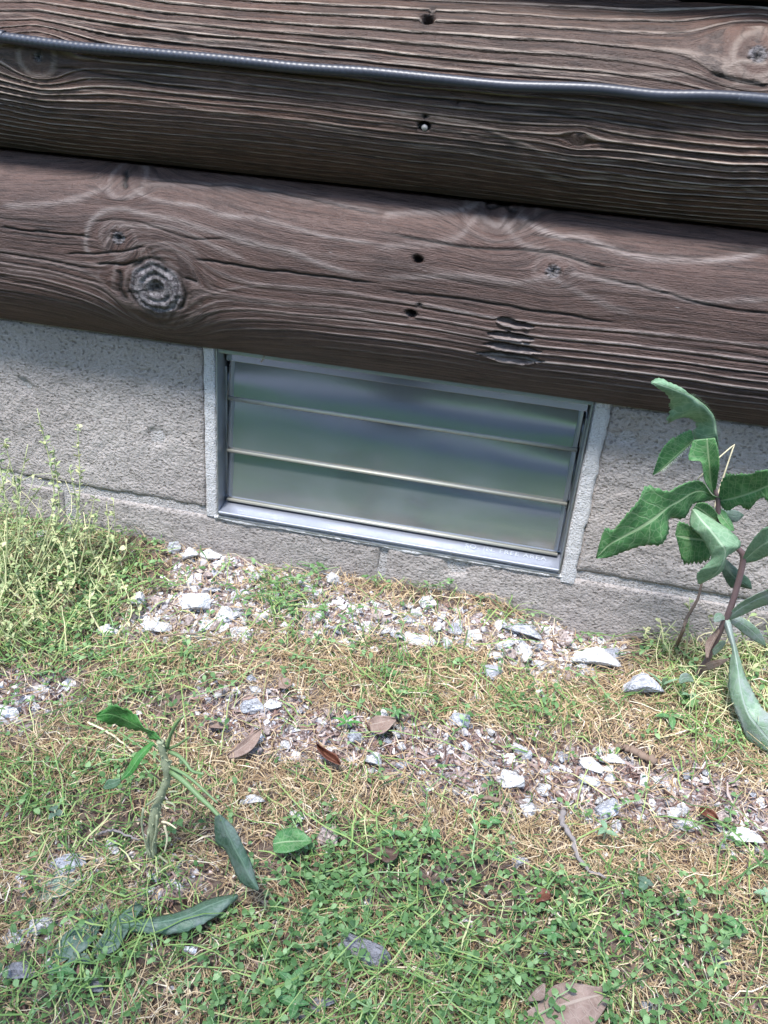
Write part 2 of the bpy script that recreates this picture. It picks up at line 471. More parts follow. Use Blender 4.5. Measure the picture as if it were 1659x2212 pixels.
def ground_material():
    m = NT('soil')
    co = m.coord()
    a = m.attr('bare')
    n1 = m.noise(55, co, 5, 0.65)
    n2 = m.noise(260, co, 3, 0.6)
    soil = m.mix(m.smooth(n1, 0.35, 0.65), c4(0.06, 0.042, 0.032), c4(0.14, 0.105, 0.085))
    stony = m.mix(m.smooth(n2, 0.38, 0.6), c4(0.10, 0.068, 0.062), c4(0.29, 0.24, 0.23))
    col = m.mix(a.outputs['Fac'], soil, stony)
    sp = m.n('ShaderNodeSeparateXYZ'); m.set(sp.inputs[0], co)
    far = m.smooth(m.math('ADD', m.math('MULTIPLY', sp.outputs[1], -1.0), m.math('MULTIPLY', m.noise(6, co, 3), 0.3)), 0.66, 0.86)
    lawn = m.mix(m.smooth(m.noise(4, co, 6, 0.7), 0.35, 0.65), c4(0.045, 0.105, 0.028), c4(0.085, 0.17, 0.045))
    col = m.mix(far, col, lawn)
    return m.done(col, 0.95, m.bump(m.math('ADD', n1, m.math('MULTIPLY', n2, 0.6)), 0.004, 1.0), spec=0.15)


MAT_GROUND = ground_material()

# ------------------------------------------------------------------ ground shape
WX = np.array([-3, -0.6, -0.29, -0.10, 0.08, 0.25, 0.33, 0.39, 0.47, 0.56, 0.64, 1.0, 3])
WZ = np.array([-0.045, -0.045, -0.043, -0.055, -0.052, -0.048, -0.055, -0.066, -0.068, -0.056, -0.046, -0.045, -0.045])


def gz(x, y):
    x = np.asarray(x, float); y = np.asarray(y, float)
    d = np.maximum(-y, 0)
    w = np.exp(-d / 0.22)
    z = np.interp(x, WX, WZ) * w + (-0.058) * (1 - w) - 0.13 * (1 - np.exp(-d / 0.62))
    near = np.clip(1.4 - d, 0, 1)
    z = z + near * (0.014 * fbm(x * 9 + 3, y * 9 + 5, 1, 3) + 0.004 * fbm(x * 60, y * 60, 2, 2))
    return z


def on_ground(px, py, lift=0.0):
    d = ray(px, py)
    t = 0.3
    for _ in range(60):
        p = CAM_LOC + d * t
        g = float(gz(p[0], p[1])) + lift
        t += (p[2] - g) / max(0.25, -d[2]) * 0.7
    p = CAM_LOC + d * t
    return np.array([p[0], min(p[1], -0.004), p[2]])


def inpoly(px, py, poly):
    poly = np.asarray(poly, float); n = len(poly); c = np.zeros(px.shape, bool)
    j = n - 1
    for i in range(n):
        xi, yi = poly[i]; xj, yj = poly[j]
        c ^= ((yi > py) != (yj > py)) & (px < (xj - xi) * (py - yi) / (yj - yi + 1e-9) + xi)
        j = i
    return c


BARE_A = [[(350, 1165), (520, 1180), (700, 1225), (640, 1300), (560, 1380), (470, 1400), (330, 1395), (200, 1385), (290, 1290), (400, 1275)],
          [(690, 1225), (800, 1300), (960, 1310), (1100, 1340), (1345, 1330), (1345, 1455), (1240, 1460), (1180, 1480), (1090, 1430), (960, 1395), (800, 1390), (620, 1370)]]
BARE_B = [[(420, 1485), (620, 1470), (680, 1540), (990, 1560), (1150, 1610), (1330, 1620), (1480, 1650), (1700, 1720), (1950, 1790), (1950, 1960), (1659, 1865), (1450, 1800), (1230, 1775), (1020, 1745), (860, 1690), (760, 1660), (560, 1650), (430, 1570)],
          [(-300, 1430), (60, 1445), (190, 1470), (100, 1540), (60, 1590), (-300, 1580)],
          [(80, 1830), (420, 1850), (430, 1890), (330, 1960), (140, 2030), (40, 2040), (30, 1900)]]
STRAW = [[(380, 1230), (620, 1215), (860, 1240), (900, 1300), (700, 1290), (560, 1260), (420, 1290)],
         [(960, 1290), (1150, 1330), (1130, 1375), (990, 1340)],
         [(230, 1390), (560, 1385), (960, 1400), (1090, 1440), (1250, 1470), (1400, 1430), (1560, 1470), (1950, 1600), (1950, 1800), (1560, 1680), (1330, 1615), (1000, 1555), (690, 1535), (500, 1470), (230, 1500)],
         [(-300, 1590), (80, 1590), (330, 1560), (460, 1620), (780, 1670), (1000, 1745), (1240, 1780), (1480, 1820), (1950, 1960), (1950, 2060), (1560, 1960), (1250, 1880), (900, 1800), (640, 1760), (330, 1700), (-300, 1700)]]
GREEN = [[(-300, 1100), (230, 1130), (280, 1180), (330, 1250), (260, 1380), (120, 1460), (-300, 1440)],
         [(-300, 1650), (300, 1640), (380, 1700), (330, 1830), (60, 1850), (-300, 1900)],
         [(740, 1390), (960, 1420), (980, 1540), (820, 1540)],
         [(1080, 1470), (1230, 1500), (1320, 1590), (1180, 1590), (1030, 1530)],
         [(1420, 1380), (1950, 1380), (1950, 1640), (1600, 1640), (1400, 1560)],
         [(200, 1390), (460, 1400), (420, 1480), (200, 1490)],
         [(540, 1250), (700, 1280), (640, 1370), (560, 1340)]]


def zones(P, jit=22, rng=RNG):
    px, _ = to_px(P)
    x = px[:, 0] + rng.normal(0, jit, len(P)); y = px[:, 1] + rng.normal(0, jit * 0.8, len(P))
    def any_(L):
        c = np.zeros(len(P), bool)
        for p in L: c |= inpoly(x, y, p)
        return c
    low = y > np.interp(x, [-300, 330, 640, 900, 1250, 1560, 1950], [1700, 1720, 1770, 1810, 1890, 1965, 2065])
    return any_(BARE_A), any_(BARE_B), any_(STRAW), any_(GREEN), low


# ground sheet
def axis(lo, hi, step, far):
    a = np.arange(lo, hi + 1e-6, step)
    ext = []; s = step; v = hi
    while v < far:
        s *= 1.35; v += s; ext.append(v)
    ext2 = []; s = step; v = lo
    while v > -far:
        s *= 1.35; v -= s; ext2.append(v)
    return np.concatenate([ext2[::-1], a, ext])


gx = axis(-0.75, 1.25, 0.008, 400); gy = axis(-1.1, 0.02, 0.008, 400)
GX, GY = np.meshgrid(gx, gy)
GZ = gz(GX, GY)
GV = np.stack([GX, GY, GZ], 2).reshape(-1, 3)
ba, bb, st, gr, lo = zones(GV, 14)
front = (GV[:, 1] > -0.82) & (GV[:, 1] < 0.03)
bare = ((ba | bb) & front).astype(float)
bare = np.where(front & st & (bare < 1), 0.25, bare)
ground = link('ground', mesh_np('ground', GV, grid_faces(len(gy), len(gx)), True, {'bare': bare}), MAT_GROUND)
prop(ground, 'bare stony soil and lawn running up to the foundation', kind='structure')

# ------------------------------------------------------------------ concrete block wall
block_wall = empty('block_wall', (0, 0, -0.2))
prop(block_wall, 'rough grey concrete block foundation wall around the vent', 'wall')
BW, BH, BD = 0.392, 0.194, 0.12


def block_mesh(k, w=BW, h=BH, step=0.0026):
    nx = int(w / step); nz = int(h / step)
    xs = np.linspace(0, w, nx); zs = np.linspace(0, h, nz)
    X, Z = np.meshgrid(xs, zs)
    e = np.minimum(np.minimum(X, w - X), np.minimum(Z, h - Z))
    edge = np.clip(1 - e / 0.006, 0, 1) ** 2
    y = 0.0014 * fbm(X * 95 + 31 * k, Z * 95 + 17 * k, k, 3) + 0.0025 * fbm(X * 9 + k, Z * 9, k + 2, 2) + edge * (0.0020 + 0.0012 * vnoise(X * 60 + k * 9, Z * 60, k))
    chips = np.clip(fbm(X * 24 + 5 * k, Z * 24, k + 3, 2) - 0.42, 0, 1)
    y += chips * 0.02
    V = np.stack([X, y, Z], 2)
    # frame the front with returning sides
    Vp = np.zeros((nz + 2, nx + 2, 3)); Vp[1:-1, 1:-1] = V
    Vp[0, 1:-1] = V[0]; Vp[-1, 1:-1] = V[-1]; Vp[:, 0] = Vp[:, 1]; Vp[:, -1] = Vp[:, -2]
    Vp[0, :, 1] = BD; Vp[-1, :, 1] = BD; Vp[:, 0, 1] = BD; Vp[:, -1, 1] = BD
    return mesh_np('block_%d' % k, Vp.reshape(-1, 3), grid_faces(nz + 2, nx + 2), True)


BM = [block_mesh(k) for k in range(4)]
for m_ in BM: m_.materials.append(MAT_BLOCK)


def block(x, z, k):
    o = link('block', BM[k % 4], None, block_wall)
    o.location = (x, 0, z + 0.2)


JW = 0.010
for i in range(5):
    block(-0.016 - (i + 1) * BW - i * JW, 0.0065, i)
    block(0.424 + i * (BW + JW), 0.0065, i + 2)
for i in range(-5, 6):
    block(0.2095 + i * (BW + JW), -0.1985, i + 1)
mb = MB()
mb.box(-2.2, -0.001, 0.0026, 0.11, -0.25, 0.203)
mb.box(0.4075, 2.6, 0.0026, 0.11, -0.25, 0.203)
mb.box(-0.001, 0.4075, 0.0026, 0.11, -0.25, -0.002)
o = link('mortar', mb.mesh('mortar'), MAT_MORTAR_J, block_wall); o.location = (0, 0, 0.2)


def mortar_patch(x0f, x1f, z0, z1, y0, k, amp=0.002):
    nz = max(8, int((z1 - z0) / 0.003)); nx = 10
    zs = np.linspace(z0, z1, nz)
    V = []
    for z in zs:
        a = x0f(z) + 0.0012 * fbm(z * 60, 3.1 + k, k, 3); b = x1f(z) + (0.0012 + 0.0012 * (k > 0)) * fbm(z * 70, 9.1 + k, k + 1, 3)
        for j in range(nx):
            t = j / (nx - 1); x = a + (b - a) * t
            bulge = (1 - abs(2 * t - 1) ** 8)
            V.append((x, y0 + 0.005 * (1 - bulge) + amp * float(fbm(x * 140, z * 140, k, 3)), z))
    return mesh_np('mortar_fillet', np.array(V), grid_faces(nz, nx), True)


for me in (mortar_patch(lambda z: -0.0160, lambda z: 0.0002, -0.004, 0.2035, -0.0005, 0, 0.001),
           mortar_patch(lambda z: 0.4062, lambda z: 0.4245, -0.010, 0.2035, -0.0016, 2, 0.0008)):
    o = link('mortar_fillet', me, MAT_MORTAR, block_wall); o.location = (0, 0, 0.2)
# horizontal smear under the vent and along the bed joints
def bed_patch(x0, x1, zc, hh, y0, k):
    nx = int((x1 - x0) / 0.003); nz = 8; V = []
    for i in range(nx):
        x = x0 + (x1 - x0) * i / (nx - 1)
        lo_ = zc - hh * (1 + 0.9 * float(fbm(x * 26, 1.7 + k, k, 3))); hi_ = zc + hh * 0.5 * (1 + 0.6 * float(fbm(x * 40, 5 + k, k, 2)))
        for j in range(nz):
            t = j / (nz - 1); z = lo_ + (hi_ - lo_) * t
            V.append((x, y0 + 0.006 * abs(2 * t - 1) ** 4 + 0.0012 * float(fbm(x * 140, z * 140, k, 2)), z))
    return mesh_np('mortar_bed', np.array(V), grid_faces(nx, nz)[:, ::-1], True)


for args in ((-0.004, 0.412, -0.0035, 0.0042, -0.0016, 1), (-0.16, -0.016, -0.0045, 0.0030, 0.0022, 3)):
    o = link('mortar_bed', bed_patch(*args), MAT_MORTAR if args[0] > -0.1 else MAT_MORTAR_J, block_wall); o.location = (0, 0, 0.2)

# ------------------------------------------------------------------ logs
def wall_xz(pts, y=-0.046):
    return np.array([[at_y(px, py, y)[0], at_y(px, py, y)[2]] for px, py in pts])


def seg_dist(X, Z, line, sx=1.0):
    """distance to polyline and parameter along it"""
    best = np.full(X.shape, 9.0); par = np.zeros(X.shape)
    P = catmull(line, max(12, len(line) * 5))
    for i in range(len(P) - 1):
        a, b = P[i], P[i + 1]; d = b - a; L = d @ d + 1e-12
        t = np.clip(((X - a[0]) * d[0] + (Z - a[1]) * d[1]) / L, 0, 1)
        q = np.hypot(X - a[0] - t * d[0], Z - a[1] - t * d[1])
        mk = q < best; best = np.where(mk, q, best); par = np.where(mk, (i + t) / (len(P) - 1), par)
    return best, par


XS = np.concatenate([np.linspace(-2.2, -0.36, 40), np.arange(-0.355, 0.76, 0.0021), np.linspace(0.77, 2.6, 40)])
NT_ROWS = 210


def log_mesh(name, z0, h, rings, feats, depth=0.044, power=3.2, seed=0):
    u = np.linspace(0, 1, NT_ROWS); t = 0.45 * (0.5 - 0.5 * np.cos(np.pi * u)) + 0.55 * u
    yv = -(0.006 + depth * (1 - np.abs(2 * t - 1) ** power))
    zz = z0 + h * t
    X, Zr = np.meshgrid(XS, zz)
    Y = np.repeat(yv[:, None], len(XS), 1)
    dy = np.gradient(yv); dz = np.gradient(zz); L = np.hypot(dy, dz)
    ny = -dz / L; nz = dy / L                                        # outward normal
    Z = Zr
    # ring field bent round the knots
    psi = Z + 0.0075 * fbm(X * 3.1 + seed, Z * 7, seed, 2) + 0.0022 * fbm(X * 11, Z * 40 + seed, seed + 1, 3)
    knotm = np.zeros_like(X); kcrack = np.zeros_like(X); kh = np.zeros_like(X); kridge = np.zeros_like(X)
    for (kx, kz, a, el, core) in feats.get('knots', []):
        dx = (X - kx) / el; dzk = Z - kz
        r2 = dx * dx + dzk * dzk
        psi = psi - dzk * np.minimum(a * a * 1.0 / np.maximum(r2, 1e-9), 1.0) * np.exp(-np.abs(X - kx) / (a * 9))
        r = np.hypot((X - kx) / 1.1, dzk) * (1 + 0.12 * fbm(X * 90, Z * 90, seed + 4, 2))
        if core > 0:
            m_ = np.clip((core - r) / (core * 0.12), 0, 1)
            knotm = np.maximum(knotm, m_)
            kcrack = np.maximum(kcrack, np.exp(-((r - core * 1.02) / (core * 0.07)) ** 2) * np.clip(0.55 + 1.6 * vnoise(np.arctan2(dzk, X - kx) * 2.2 + 9, X * 0 + seed, 2), 0, 1))
            kcrack = np.maximum(kcrack, np.exp(-(r / (core * (0.2 if core > 0.01 else 0.62))) ** 2) * 0.9)
            kh += m_ * (0.0022 * np.sin(r / core * 22) * 0.5 + 0.0012 * fbm(X * 160, Z * 160, seed + 5, 3)) - 0.003 * np.exp(-(r / (core * 0.22)) ** 2)
        ringz = np.exp(-((r - a * 0.9) / (a * 0.55)) ** 2) * (r > core)
        kridge = np.maximum(kridge, ringz * np.clip(np.sin(r / 0.0042 * 2) * 1.2, 0, 1) * 0.5)
    zt, gt = rings
    g = np.interp(psi, zt, np.concatenate([[0], np.cumsum(0.5 * (1 / gt[1:] + 1 / gt[:-1]) * np.diff(zt))]))
    g = g + 0.25 * fbm(X * 2.0, g * 0.7, seed + 2, 2)
    fr = g - np.floor(g)
    ridge = np.clip(1 - np.abs(fr - 0.66) / 0.2, 0, 1)
    groove = np.exp(-((fr - 0.42) / 0.09) ** 2)
    rid = np.floor(g)
    spat = np.clip(0.78 + 1.0 * fbm(X * 4.2 + 2, Z * 12, seed + 3, 3), 0.4, 1.15)
    zone = np.interp(Z, *feats['zone'])
    ringamp = zone * spat * feats.get('palek', 0.8)
    for (kx, kz, a, el, core) in feats.get('knots', []):
        ringamp = ringamp * (1 - np.clip(1.3 - np.hypot(X - kx, Z - kz) / max(core, 1e-4), 0, 1)) if core > 0 else ringamp
    pale = np.zeros_like(X); crack = np.zeros_like(X)
    height = (0.0010 * ridge - 0.0008 * groove) * ringamp
    # traced pale bands
    for line, w, s in feats.get('bands', []):
        ln = wall_xz(line)
        lo, hi = ln.min(0) - 0.03, ln.max(0) + 0.03
        ci = (XS > lo[0]) & (XS < hi[0])
        if not ci.any(): continue
        d, p = seg_dist(X[:, ci], Z[:, ci], ln)
        wv = 0.62 * w * (0.7 + 0.8 * np.abs(fbm(X[:, ci] * 30, Z[:, ci] * 60, 6, 2)))
        prof = np.exp(-(d / wv) ** 2) * np.clip(np.minimum(p, 1 - p) / 0.06, 0.15, 1) * s
        pale[:, ci] = np.maximum(pale[:, ci] * (1 - 0.5 * prof), prof)
        height[:, ci] += 0.0007 * prof
    for line, w, s in feats.get('cracks', []):
        ln = wall_xz(line)
        lo, hi = ln.min(0) - 0.02, ln.max(0) + 0.02
        ci = (XS > lo[0]) & (XS < hi[0])
        d, p = seg_dist(X[:, ci], Z[:, ci] + 0.0016 * fbm(X[:, ci] * 55, Z[:, ci] * 10, 3, 3), ln)
        prof = np.exp(-(d / w) ** 2) * np.clip(np.minimum(p, 1 - p) / 0.1, 0, 1) * s
        crack[:, ci] = np.maximum(crack[:, ci], prof); height[:, ci] -= 0.0022 * prof
    # fine drying checks running with the grain
    ck = fbm(X * 5.5 + 20, psi * 620, seed + 6, 2)
    chk = np.clip((ck - 0.30) / 0.1, 0, 1) * np.clip(0.5 + 2.2 * fbm(X * 5, Z * 14, seed + 1, 2), 0, 1) * feats.get('checks', 1.0)
    crack = np.maximum(crack, chk * 0.75); height -= 0.0008 * chk
    pale = np.maximum(pale, kridge * 0.8); height += 0.0008 * kridge
    height += kh; crack = np.maximum(crack, kcrack); height -= 0.0025 * kcrack
    for (px, py, r, dep) in feats.get('holes', []):
        c = wall_xz([(px, py)])[0]
        d = np.hypot((X - c[0]) / 1.3, Z - c[1]) * (1 + 0.35 * fbm(X * 210, Z * 210, 5, 2))
        m_ = np.clip((r - d) / 0.0018, 0, 1)
        height -= dep * m_; crack = np.maximum(crack, m_); pale *= (1 - m_)
        rim = np.exp(-((d - r * 1.25) / 0.0014) ** 2); crack = np.maximum(crack, 0.35 * rim)
    for (poly, dep) in feats.get('gouges', []):
        q = wall_xz(poly)
        ci = (XS > q[:, 0].min() - 0.01) & (XS < q[:, 0].max() + 0.01)
        xx = X[:, ci]; z_ = Z[:, ci] + 0.0022 * fbm(xx * 70, Z[:, ci] * 25, 4, 3)
        k = len(q) // 2
        top = np.interp(xx, q[:k, 0], q[:k, 1]) + 0.0016; bot = np.interp(xx, q[k:, 0][::-1], q[k:, 1][::-1]) - 0.0008
        tq = np.clip((xx - q[0, 0]) / (q[k - 1, 0] - q[0, 0]), 0, 1); shr = np.sqrt(np.clip(np.minimum(tq / 0.22, (1 - tq) / 0.30), 0, 1)) * (0.75 + 0.5 * vnoise(xx * 90, xx * 0 + len(q) + dep * 900, 3)) ; md = bot + 0.35 * (top - bot)
        top = md + (top - md) * shr; bot = md + (bot - md) * shr
        hgt = np.maximum(top - bot, 1e-5); s_ = (top - z_) / hgt
        inside = (s_ > 0) & (s_ < 1) & (xx > q[0, 0]) & (xx < q[k - 1, 0])
        cut = np.where(inside, dep * (1 - s_) ** 0.7, 0)
        height[:, ci] -= cut
        knotm[:, ci] = np.where(inside & (s_ > 0.2) & (s_ < 0.7), 0.3, knotm[:, ci])
        pale[:, ci] = np.where(inside, np.clip((s_ - 0.6) * 2.3, 0, 0.95), pale[:, ci])
        crack[:, ci] = np.where(inside, 0.85 * np.clip(1.1 - s_ / 0.16, 0, 1.0), crack[:, ci])
        lip = np.exp(-((s_ - 1.06) / 0.1) ** 2) * (xx > q[0, 0]) * (xx < q[k - 1, 0])
        height[:, ci] += 0.0022 * lip; pale[:, ci] = np.maximum(pale[:, ci], 0.8 * lip)
    Yd = Y + ny[:, None] * height; Zd = Z + nz[:, None] * height
    n = len(XS)
    V = np.zeros((NT_ROWS + 2, n, 3)); V[1:-1, :, 0] = X; V[1:-1, :, 1] = Yd; V[1:-1, :, 2] = Zd
    V[0] = V[1]; V[-1] = V[-2]; V[0, :, 1] = 0.10; V[-1, :, 1] = 0.10
    A = np.zeros((NT_ROWS + 2, n, 4)); A[1:-1, :, 0] = np.clip(pale, 0, 1); A[1:-1, :, 1] = np.clip(crack, 0, 1); A[1:-1, :, 2] = np.clip(knotm, 0, 1); A[..., 3] = 1
    def pad(q): return np.vstack([q[:1], q, q[-1:]]).ravel()
    return mesh_np(name, V.reshape(-1, 3), grid_faces(NT_ROWS + 2, n), True, {'wood': A.reshape(-1, 4), 'ring': pad(g), 'ringamp': pad(ringamp), 'psi': pad(psi)})


def kxz(px, py): return tuple(wall_xz([(px, py)])[0])


LZ, LH = 0.2045, 0.1765
low_feats = dict(
    zone=([0.20, 0.222, 0.24, 0.275, 0.29, 0.305, 0.39], [0.12, 0.25, 0.9, 1.0, 0.6, 0.16, 0.10]), palek=0.8, checks=0.9,
    knots=[(*kxz(340, 622), 0.040, 1.25, 0.0275), (*kxz(259, 513), 0.014, 1.6, 0.0062), (*kxz(1195, 586), 0.012, 1.8, 0.0062), (*kxz(250, 392), 0.018, 1.6, 0.0), (*kxz(1076, 450), 0.024, 1.5, 0.0)],
    bands=[(Z3([(0, 265), (150, 265), (300, 245), (400, 205), (450, 190)]), 0.0055, 0.55),
           (Z3([(530, 195), (600, 230), (700, 255), (850, 275), (950, 310), (1100, 325), (1250, 360), (1400, 400), (1500, 415), (1659, 435)]), 0.0042, 0.6),
           (Z3([(430, 490), (385, 455), (380, 400), (395, 340), (440, 295), (510, 280), (580, 295), (680, 315), (780, 335), (880, 370), (1000, 400), (1100, 430), (1250, 460), (1350, 500), (1480, 545), (1659, 580)]), 0.0052, 0.72),
           (Z3([(480, 450), (475, 400), (490, 360), (560, 350), (680, 355), (760, 365), (850, 400), (930, 440), (1000, 470), (1080, 510)]), 0.0040, 0.6),
           (Z3([(540, 165), (700, 185), (900, 195), (1050, 205), (1250, 245), (1450, 275), (1659, 320)]), 0.0055, 0.45),
           (Z3([(600, 480), (650, 440), (720, 425), (800, 440), (870, 485)]), 0.0025, 0.55),
           (Z3([(610, 510), (660, 465), (730, 450), (790, 465), (840, 510)]), 0.0022, 0.5),
           (Z3([(630, 520), (670, 490), (720, 480), (770, 495), (800, 530)]), 0.0020, 0.5),
           (Z3([(0, 480), (150, 500), (300, 530), (400, 560), (470, 610)]), 0.003, 0.4),
           (Z3([(0, 535), (200, 560), (350, 590), (450, 640), (520, 700)]), 0.003, 0.4),
           (Z3([(560, 700), (640, 735), (720, 735), (800, 710), (880, 660), (1000, 625), (1150, 608), (1400, 625), (1659, 660)]), 0.0024, 0.5),
           (Z3([(640, 755), (730, 755), (820, 728), (900, 695), (1000, 672), (1200, 690), (1400, 705), (1659, 735)]), 0.0022, 0.5),
           (Z3([(680, 790), (760, 770), (860, 738), (1000, 715), (1300, 740), (1659, 785)]), 0.0022, 0.5),
           (Z4([(-40, 110), (120, 100), (260, 100), (340, 85), (400, 65)]), 0.0055, 0.5),
           (Z4([(-60, 240), (120, 230), (250, 225), (330, 190), (370, 140), (400, 110)]), 0.0070, 0.5),
           (Z4([(500, 110), (530, 160), (570, 215), (640, 250), (740, 275), (850, 300), (900, 330)]), 0.0062, 0.5),
           (Z4([(560, 110), (640, 160), (740, 200), (850, 210), (960, 245), (1080, 285), (1250, 300), (1450, 305), (1580, 290), (1700, 265)]), 0.0050, 0.75),
           (Z4([(-60, 370), (150, 365), (300, 360), (450, 370), (560, 390), (650, 380), (720, 370), (800, 410), (900, 460), (1000, 500), (1090, 520)]), 0.0055, 0.55),
           (Z4([(780, 350), (900, 370), (1050, 400), (1200, 430), (1350, 470), (1500, 470), (1700, 462)]), 0.0050, 0.6)],
    cracks=[(Z3([(0, 355), (200, 380), (420, 405)]), 0.0009, 0.9), (Z3([(380, 340), (560, 330), (800, 400), (1000, 415)]), 0.0008, 0.7),
            (Z3([(420, 517), (540, 518), (610, 500)]), 0.0012, 1), (Z3([(830, 488), (1000, 520), (1200, 545), (1400, 570), (1659, 603)]), 0.0011, 1),
            (Z3([(280, 475), (480, 470), (640, 440)]), 0.0009, 0.8), (Z3([(520, 540), (530, 580), (525, 630), (555, 680)]), 0.0030, 0.95),
            (Z3([(470, 120), (490, 150), (500, 185), (520, 190)]), 0.0022, 1), (Z3([(800, 575), (860, 590)]), 0.0012, 0.9),
            (Z4([(-30, 178), (200, 215), (380, 245), (700, 262), (850, 300), (1000, 340)]), 0.0011, 1), (Z4([(900, 360), (1200, 430), (1400, 490), (1700, 525)]), 0.0009, 0.8),
            (Z4([(-20, 420), (300, 455), (600, 500), (1050, 568)]), 0.0010, 0.8), (Z4([(600, 190), (800, 215), (1100, 270), (1500, 300)]), 0.0008, 0.6),
            (Z4([(420, 60), (440, 90), (500, 75), (540, 100), (570, 95)]), 0.0016, 0.9), (Z3([(540, 160), (800, 180), (1100, 210), (1500, 290), (1659, 320)]), 0.0008, 0.7)],
    holes=[(902, 560, 0.0040, 0.010), (890, 676, 0.0042, 0.010), (908, 657, 0.0018, 0.005)],
    gouges=[(Z4([(490, 528), (540, 545), (600, 560), (650, 562), (640, 588), (590, 582), (540, 572), (488, 560)]), 0.0060),
            (Z4([(445, 598), (520, 602), (600, 612), (650, 622), (650, 642), (600, 636), (520, 626), (452, 618)]), 0.0060),
            (Z4([(430, 648), (520, 652), (600, 664), (690, 676), (692, 698), (600, 690), (520, 682), (440, 664)]), 0.0060),
            (Z4([(402, 688), (500, 694), (600, 706), (695, 720), (700, 742), (600, 738), (500, 730), (408, 712)]), 0.0065)])
low_rings = (np.linspace(0.15, 0.45, 200), np.interp(np.linspace(0.15, 0.45, 200), [0.15, 0.23, 0.27, 0.30, 0.33, 0.37, 0.45], [0.007, 0.0075, 0.009, 0.016, 0.026, 0.018, 0.012]))
log_wall = empty('log_wall', (0, 0, LZ))
prop(log_wall, 'brown weathered log cabin wall above the concrete blocks', 'wall')


def put_log(me, mat, z=0.0):
    o = link('log', me, mat, log_wall); o.location = (0, 0, z - LZ); return o


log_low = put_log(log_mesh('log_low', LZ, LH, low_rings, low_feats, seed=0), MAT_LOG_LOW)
log_low['label'] = 'bottom log with big round knot and gnawed patch'
UZ, UH = 0.3845, 0.1685
up_feats = dict(
    zone=([0.38, 0.40, 0.415, 0.43, 0.455, 0.475, 0.49, 0.52, 0.56], [0.35, 0.6, 1.1, 1.2, 1.15, 0.75, 0.95, 1.0, 0.9]), palek=1.1, checks=0.8,
    knots=[(*kxz(1640, 116), 0.020, 2.4, 0.0065), (*kxz(90, 124), 0.016, 2.2, 0.004), (*kxz(1250, 300), 0.005, 3, 0.0)],
    bands=[(ZW1([(-60, 60), (80, 62), (220, 90), (400, 100), (560, 108), (800, 112), (1000, 120), (1300, 140), (1659, 190)]), 0.0026, 0.55),
           (ZW1([(520, 180), (620, 165), (800, 172), (1000, 183), (1200, 200), (1400, 225), (1659, 255)]), 0.0026, 0.6),
           (ZW2([(0, 262), (150, 275), (300, 300), (420, 312), (600, 300), (800, 318), (1000, 325), (1250, 322), (1400, 318)]), 0.0024, 0.6),
           (ZW1([(0, 345), (150, 400), (300, 385), (450, 400), (700, 440), (900, 480), (1200, 510), (1400, 545), (1659, 590)]), 0.0022, 0.5),
           (ZW2([(0, 480), (180, 500), (400, 540), (600, 620), (750, 680), (900, 690), (1200, 690), (1450, 720), (1659, 740)]), 0.0024, 0.5),
           (ZW2([(0, 610), (300, 650), (500, 690), (650, 730), (760, 775), (900, 770), (1100, 775), (1350, 810), (1500, 800), (1659, 850)]), 0.0024, 0.5),
           (ZW2([(1420, 330), (1520, 270), (1580, 265), (1659, 275)]), 0.0030, 0.6), (ZW2([(1470, 390), (1540, 360), (1659, 352)]), 0.004, 0.5)],
    cracks=[(ZW2([(1400, 315), (1520, 345), (1659, 375)]), 0.0014, 0.9), (ZW1([(250, 300), (400, 310), (700, 370), (900, 385)]), 0.001, 0.8),
            (ZW2([(0, 410), (320, 440), (600, 465)]), 0.0010, 0.9), (ZW2([(600, 475), (800, 500), (1000, 525), (1300, 570)]), 0.0010, 0.8)],
    holes=[(920, 40, 0.0042, 0.010), (927, 19, 0.0022, 0.005), (918, 271, 0.0044, 0.007), (920, 253, 0.0022, 0.005), (990, 222, 0.0016, 0.004)])
up_rings = (np.linspace(0.33, 0.62, 200), np.interp(np.linspace(0.33, 0.62, 200), [0.33, 0.40, 0.43, 0.47, 0.50, 0.62], [0.004, 0.0046, 0.0056, 0.0066, 0.0082, 0.0076]))
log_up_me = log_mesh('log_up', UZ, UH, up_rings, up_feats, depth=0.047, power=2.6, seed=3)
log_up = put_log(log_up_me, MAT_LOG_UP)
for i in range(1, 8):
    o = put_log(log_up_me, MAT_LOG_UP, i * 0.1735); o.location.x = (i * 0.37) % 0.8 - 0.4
mb = MB(); mb.box(-2.2, 2.6, 0.012, 0.09, 0.2035, 1.75)
o = link('backing', mb.mesh('backing'), MAT_DARKVOID, log_wall); o.location = (0, 0, -LZ)
# nail standing in the upper hole, seen as a pale head
p = at_y(918, 273, -0.048)
mb = MB(); mb.tube([(p[0], p[1] + 0.012, p[2]), (p[0], p[1] - 0.001, p[2] - 0.001)], [0.0022, 0.0022], 8); mb.tube([(p[0], p[1] - 0.001, p[2] - 0.001), (p[0], p[1] - 0.0022, p[2] - 0.0012)], [0.0030, 0.0026], 10)
nail = link('nail', mb.mesh('nail', True), MAT_NAIL, log_up)
nail.location = (0, 0, 0)
p = at_y(1083, 833, -0.03)

# ------------------------------------------------------------------ foundation vent
vent = empty('foundation_vent', (0.203, 0.02, 0))
prop(vent, 'aluminium louvered crawl space vent set in the block wall', 'vent')


def vpart(name, me, mat, parent=vent):
    o = link(name, me, mat, parent)
    if parent is vent: o.location = (-0.203, -0.02, 0)
    return o


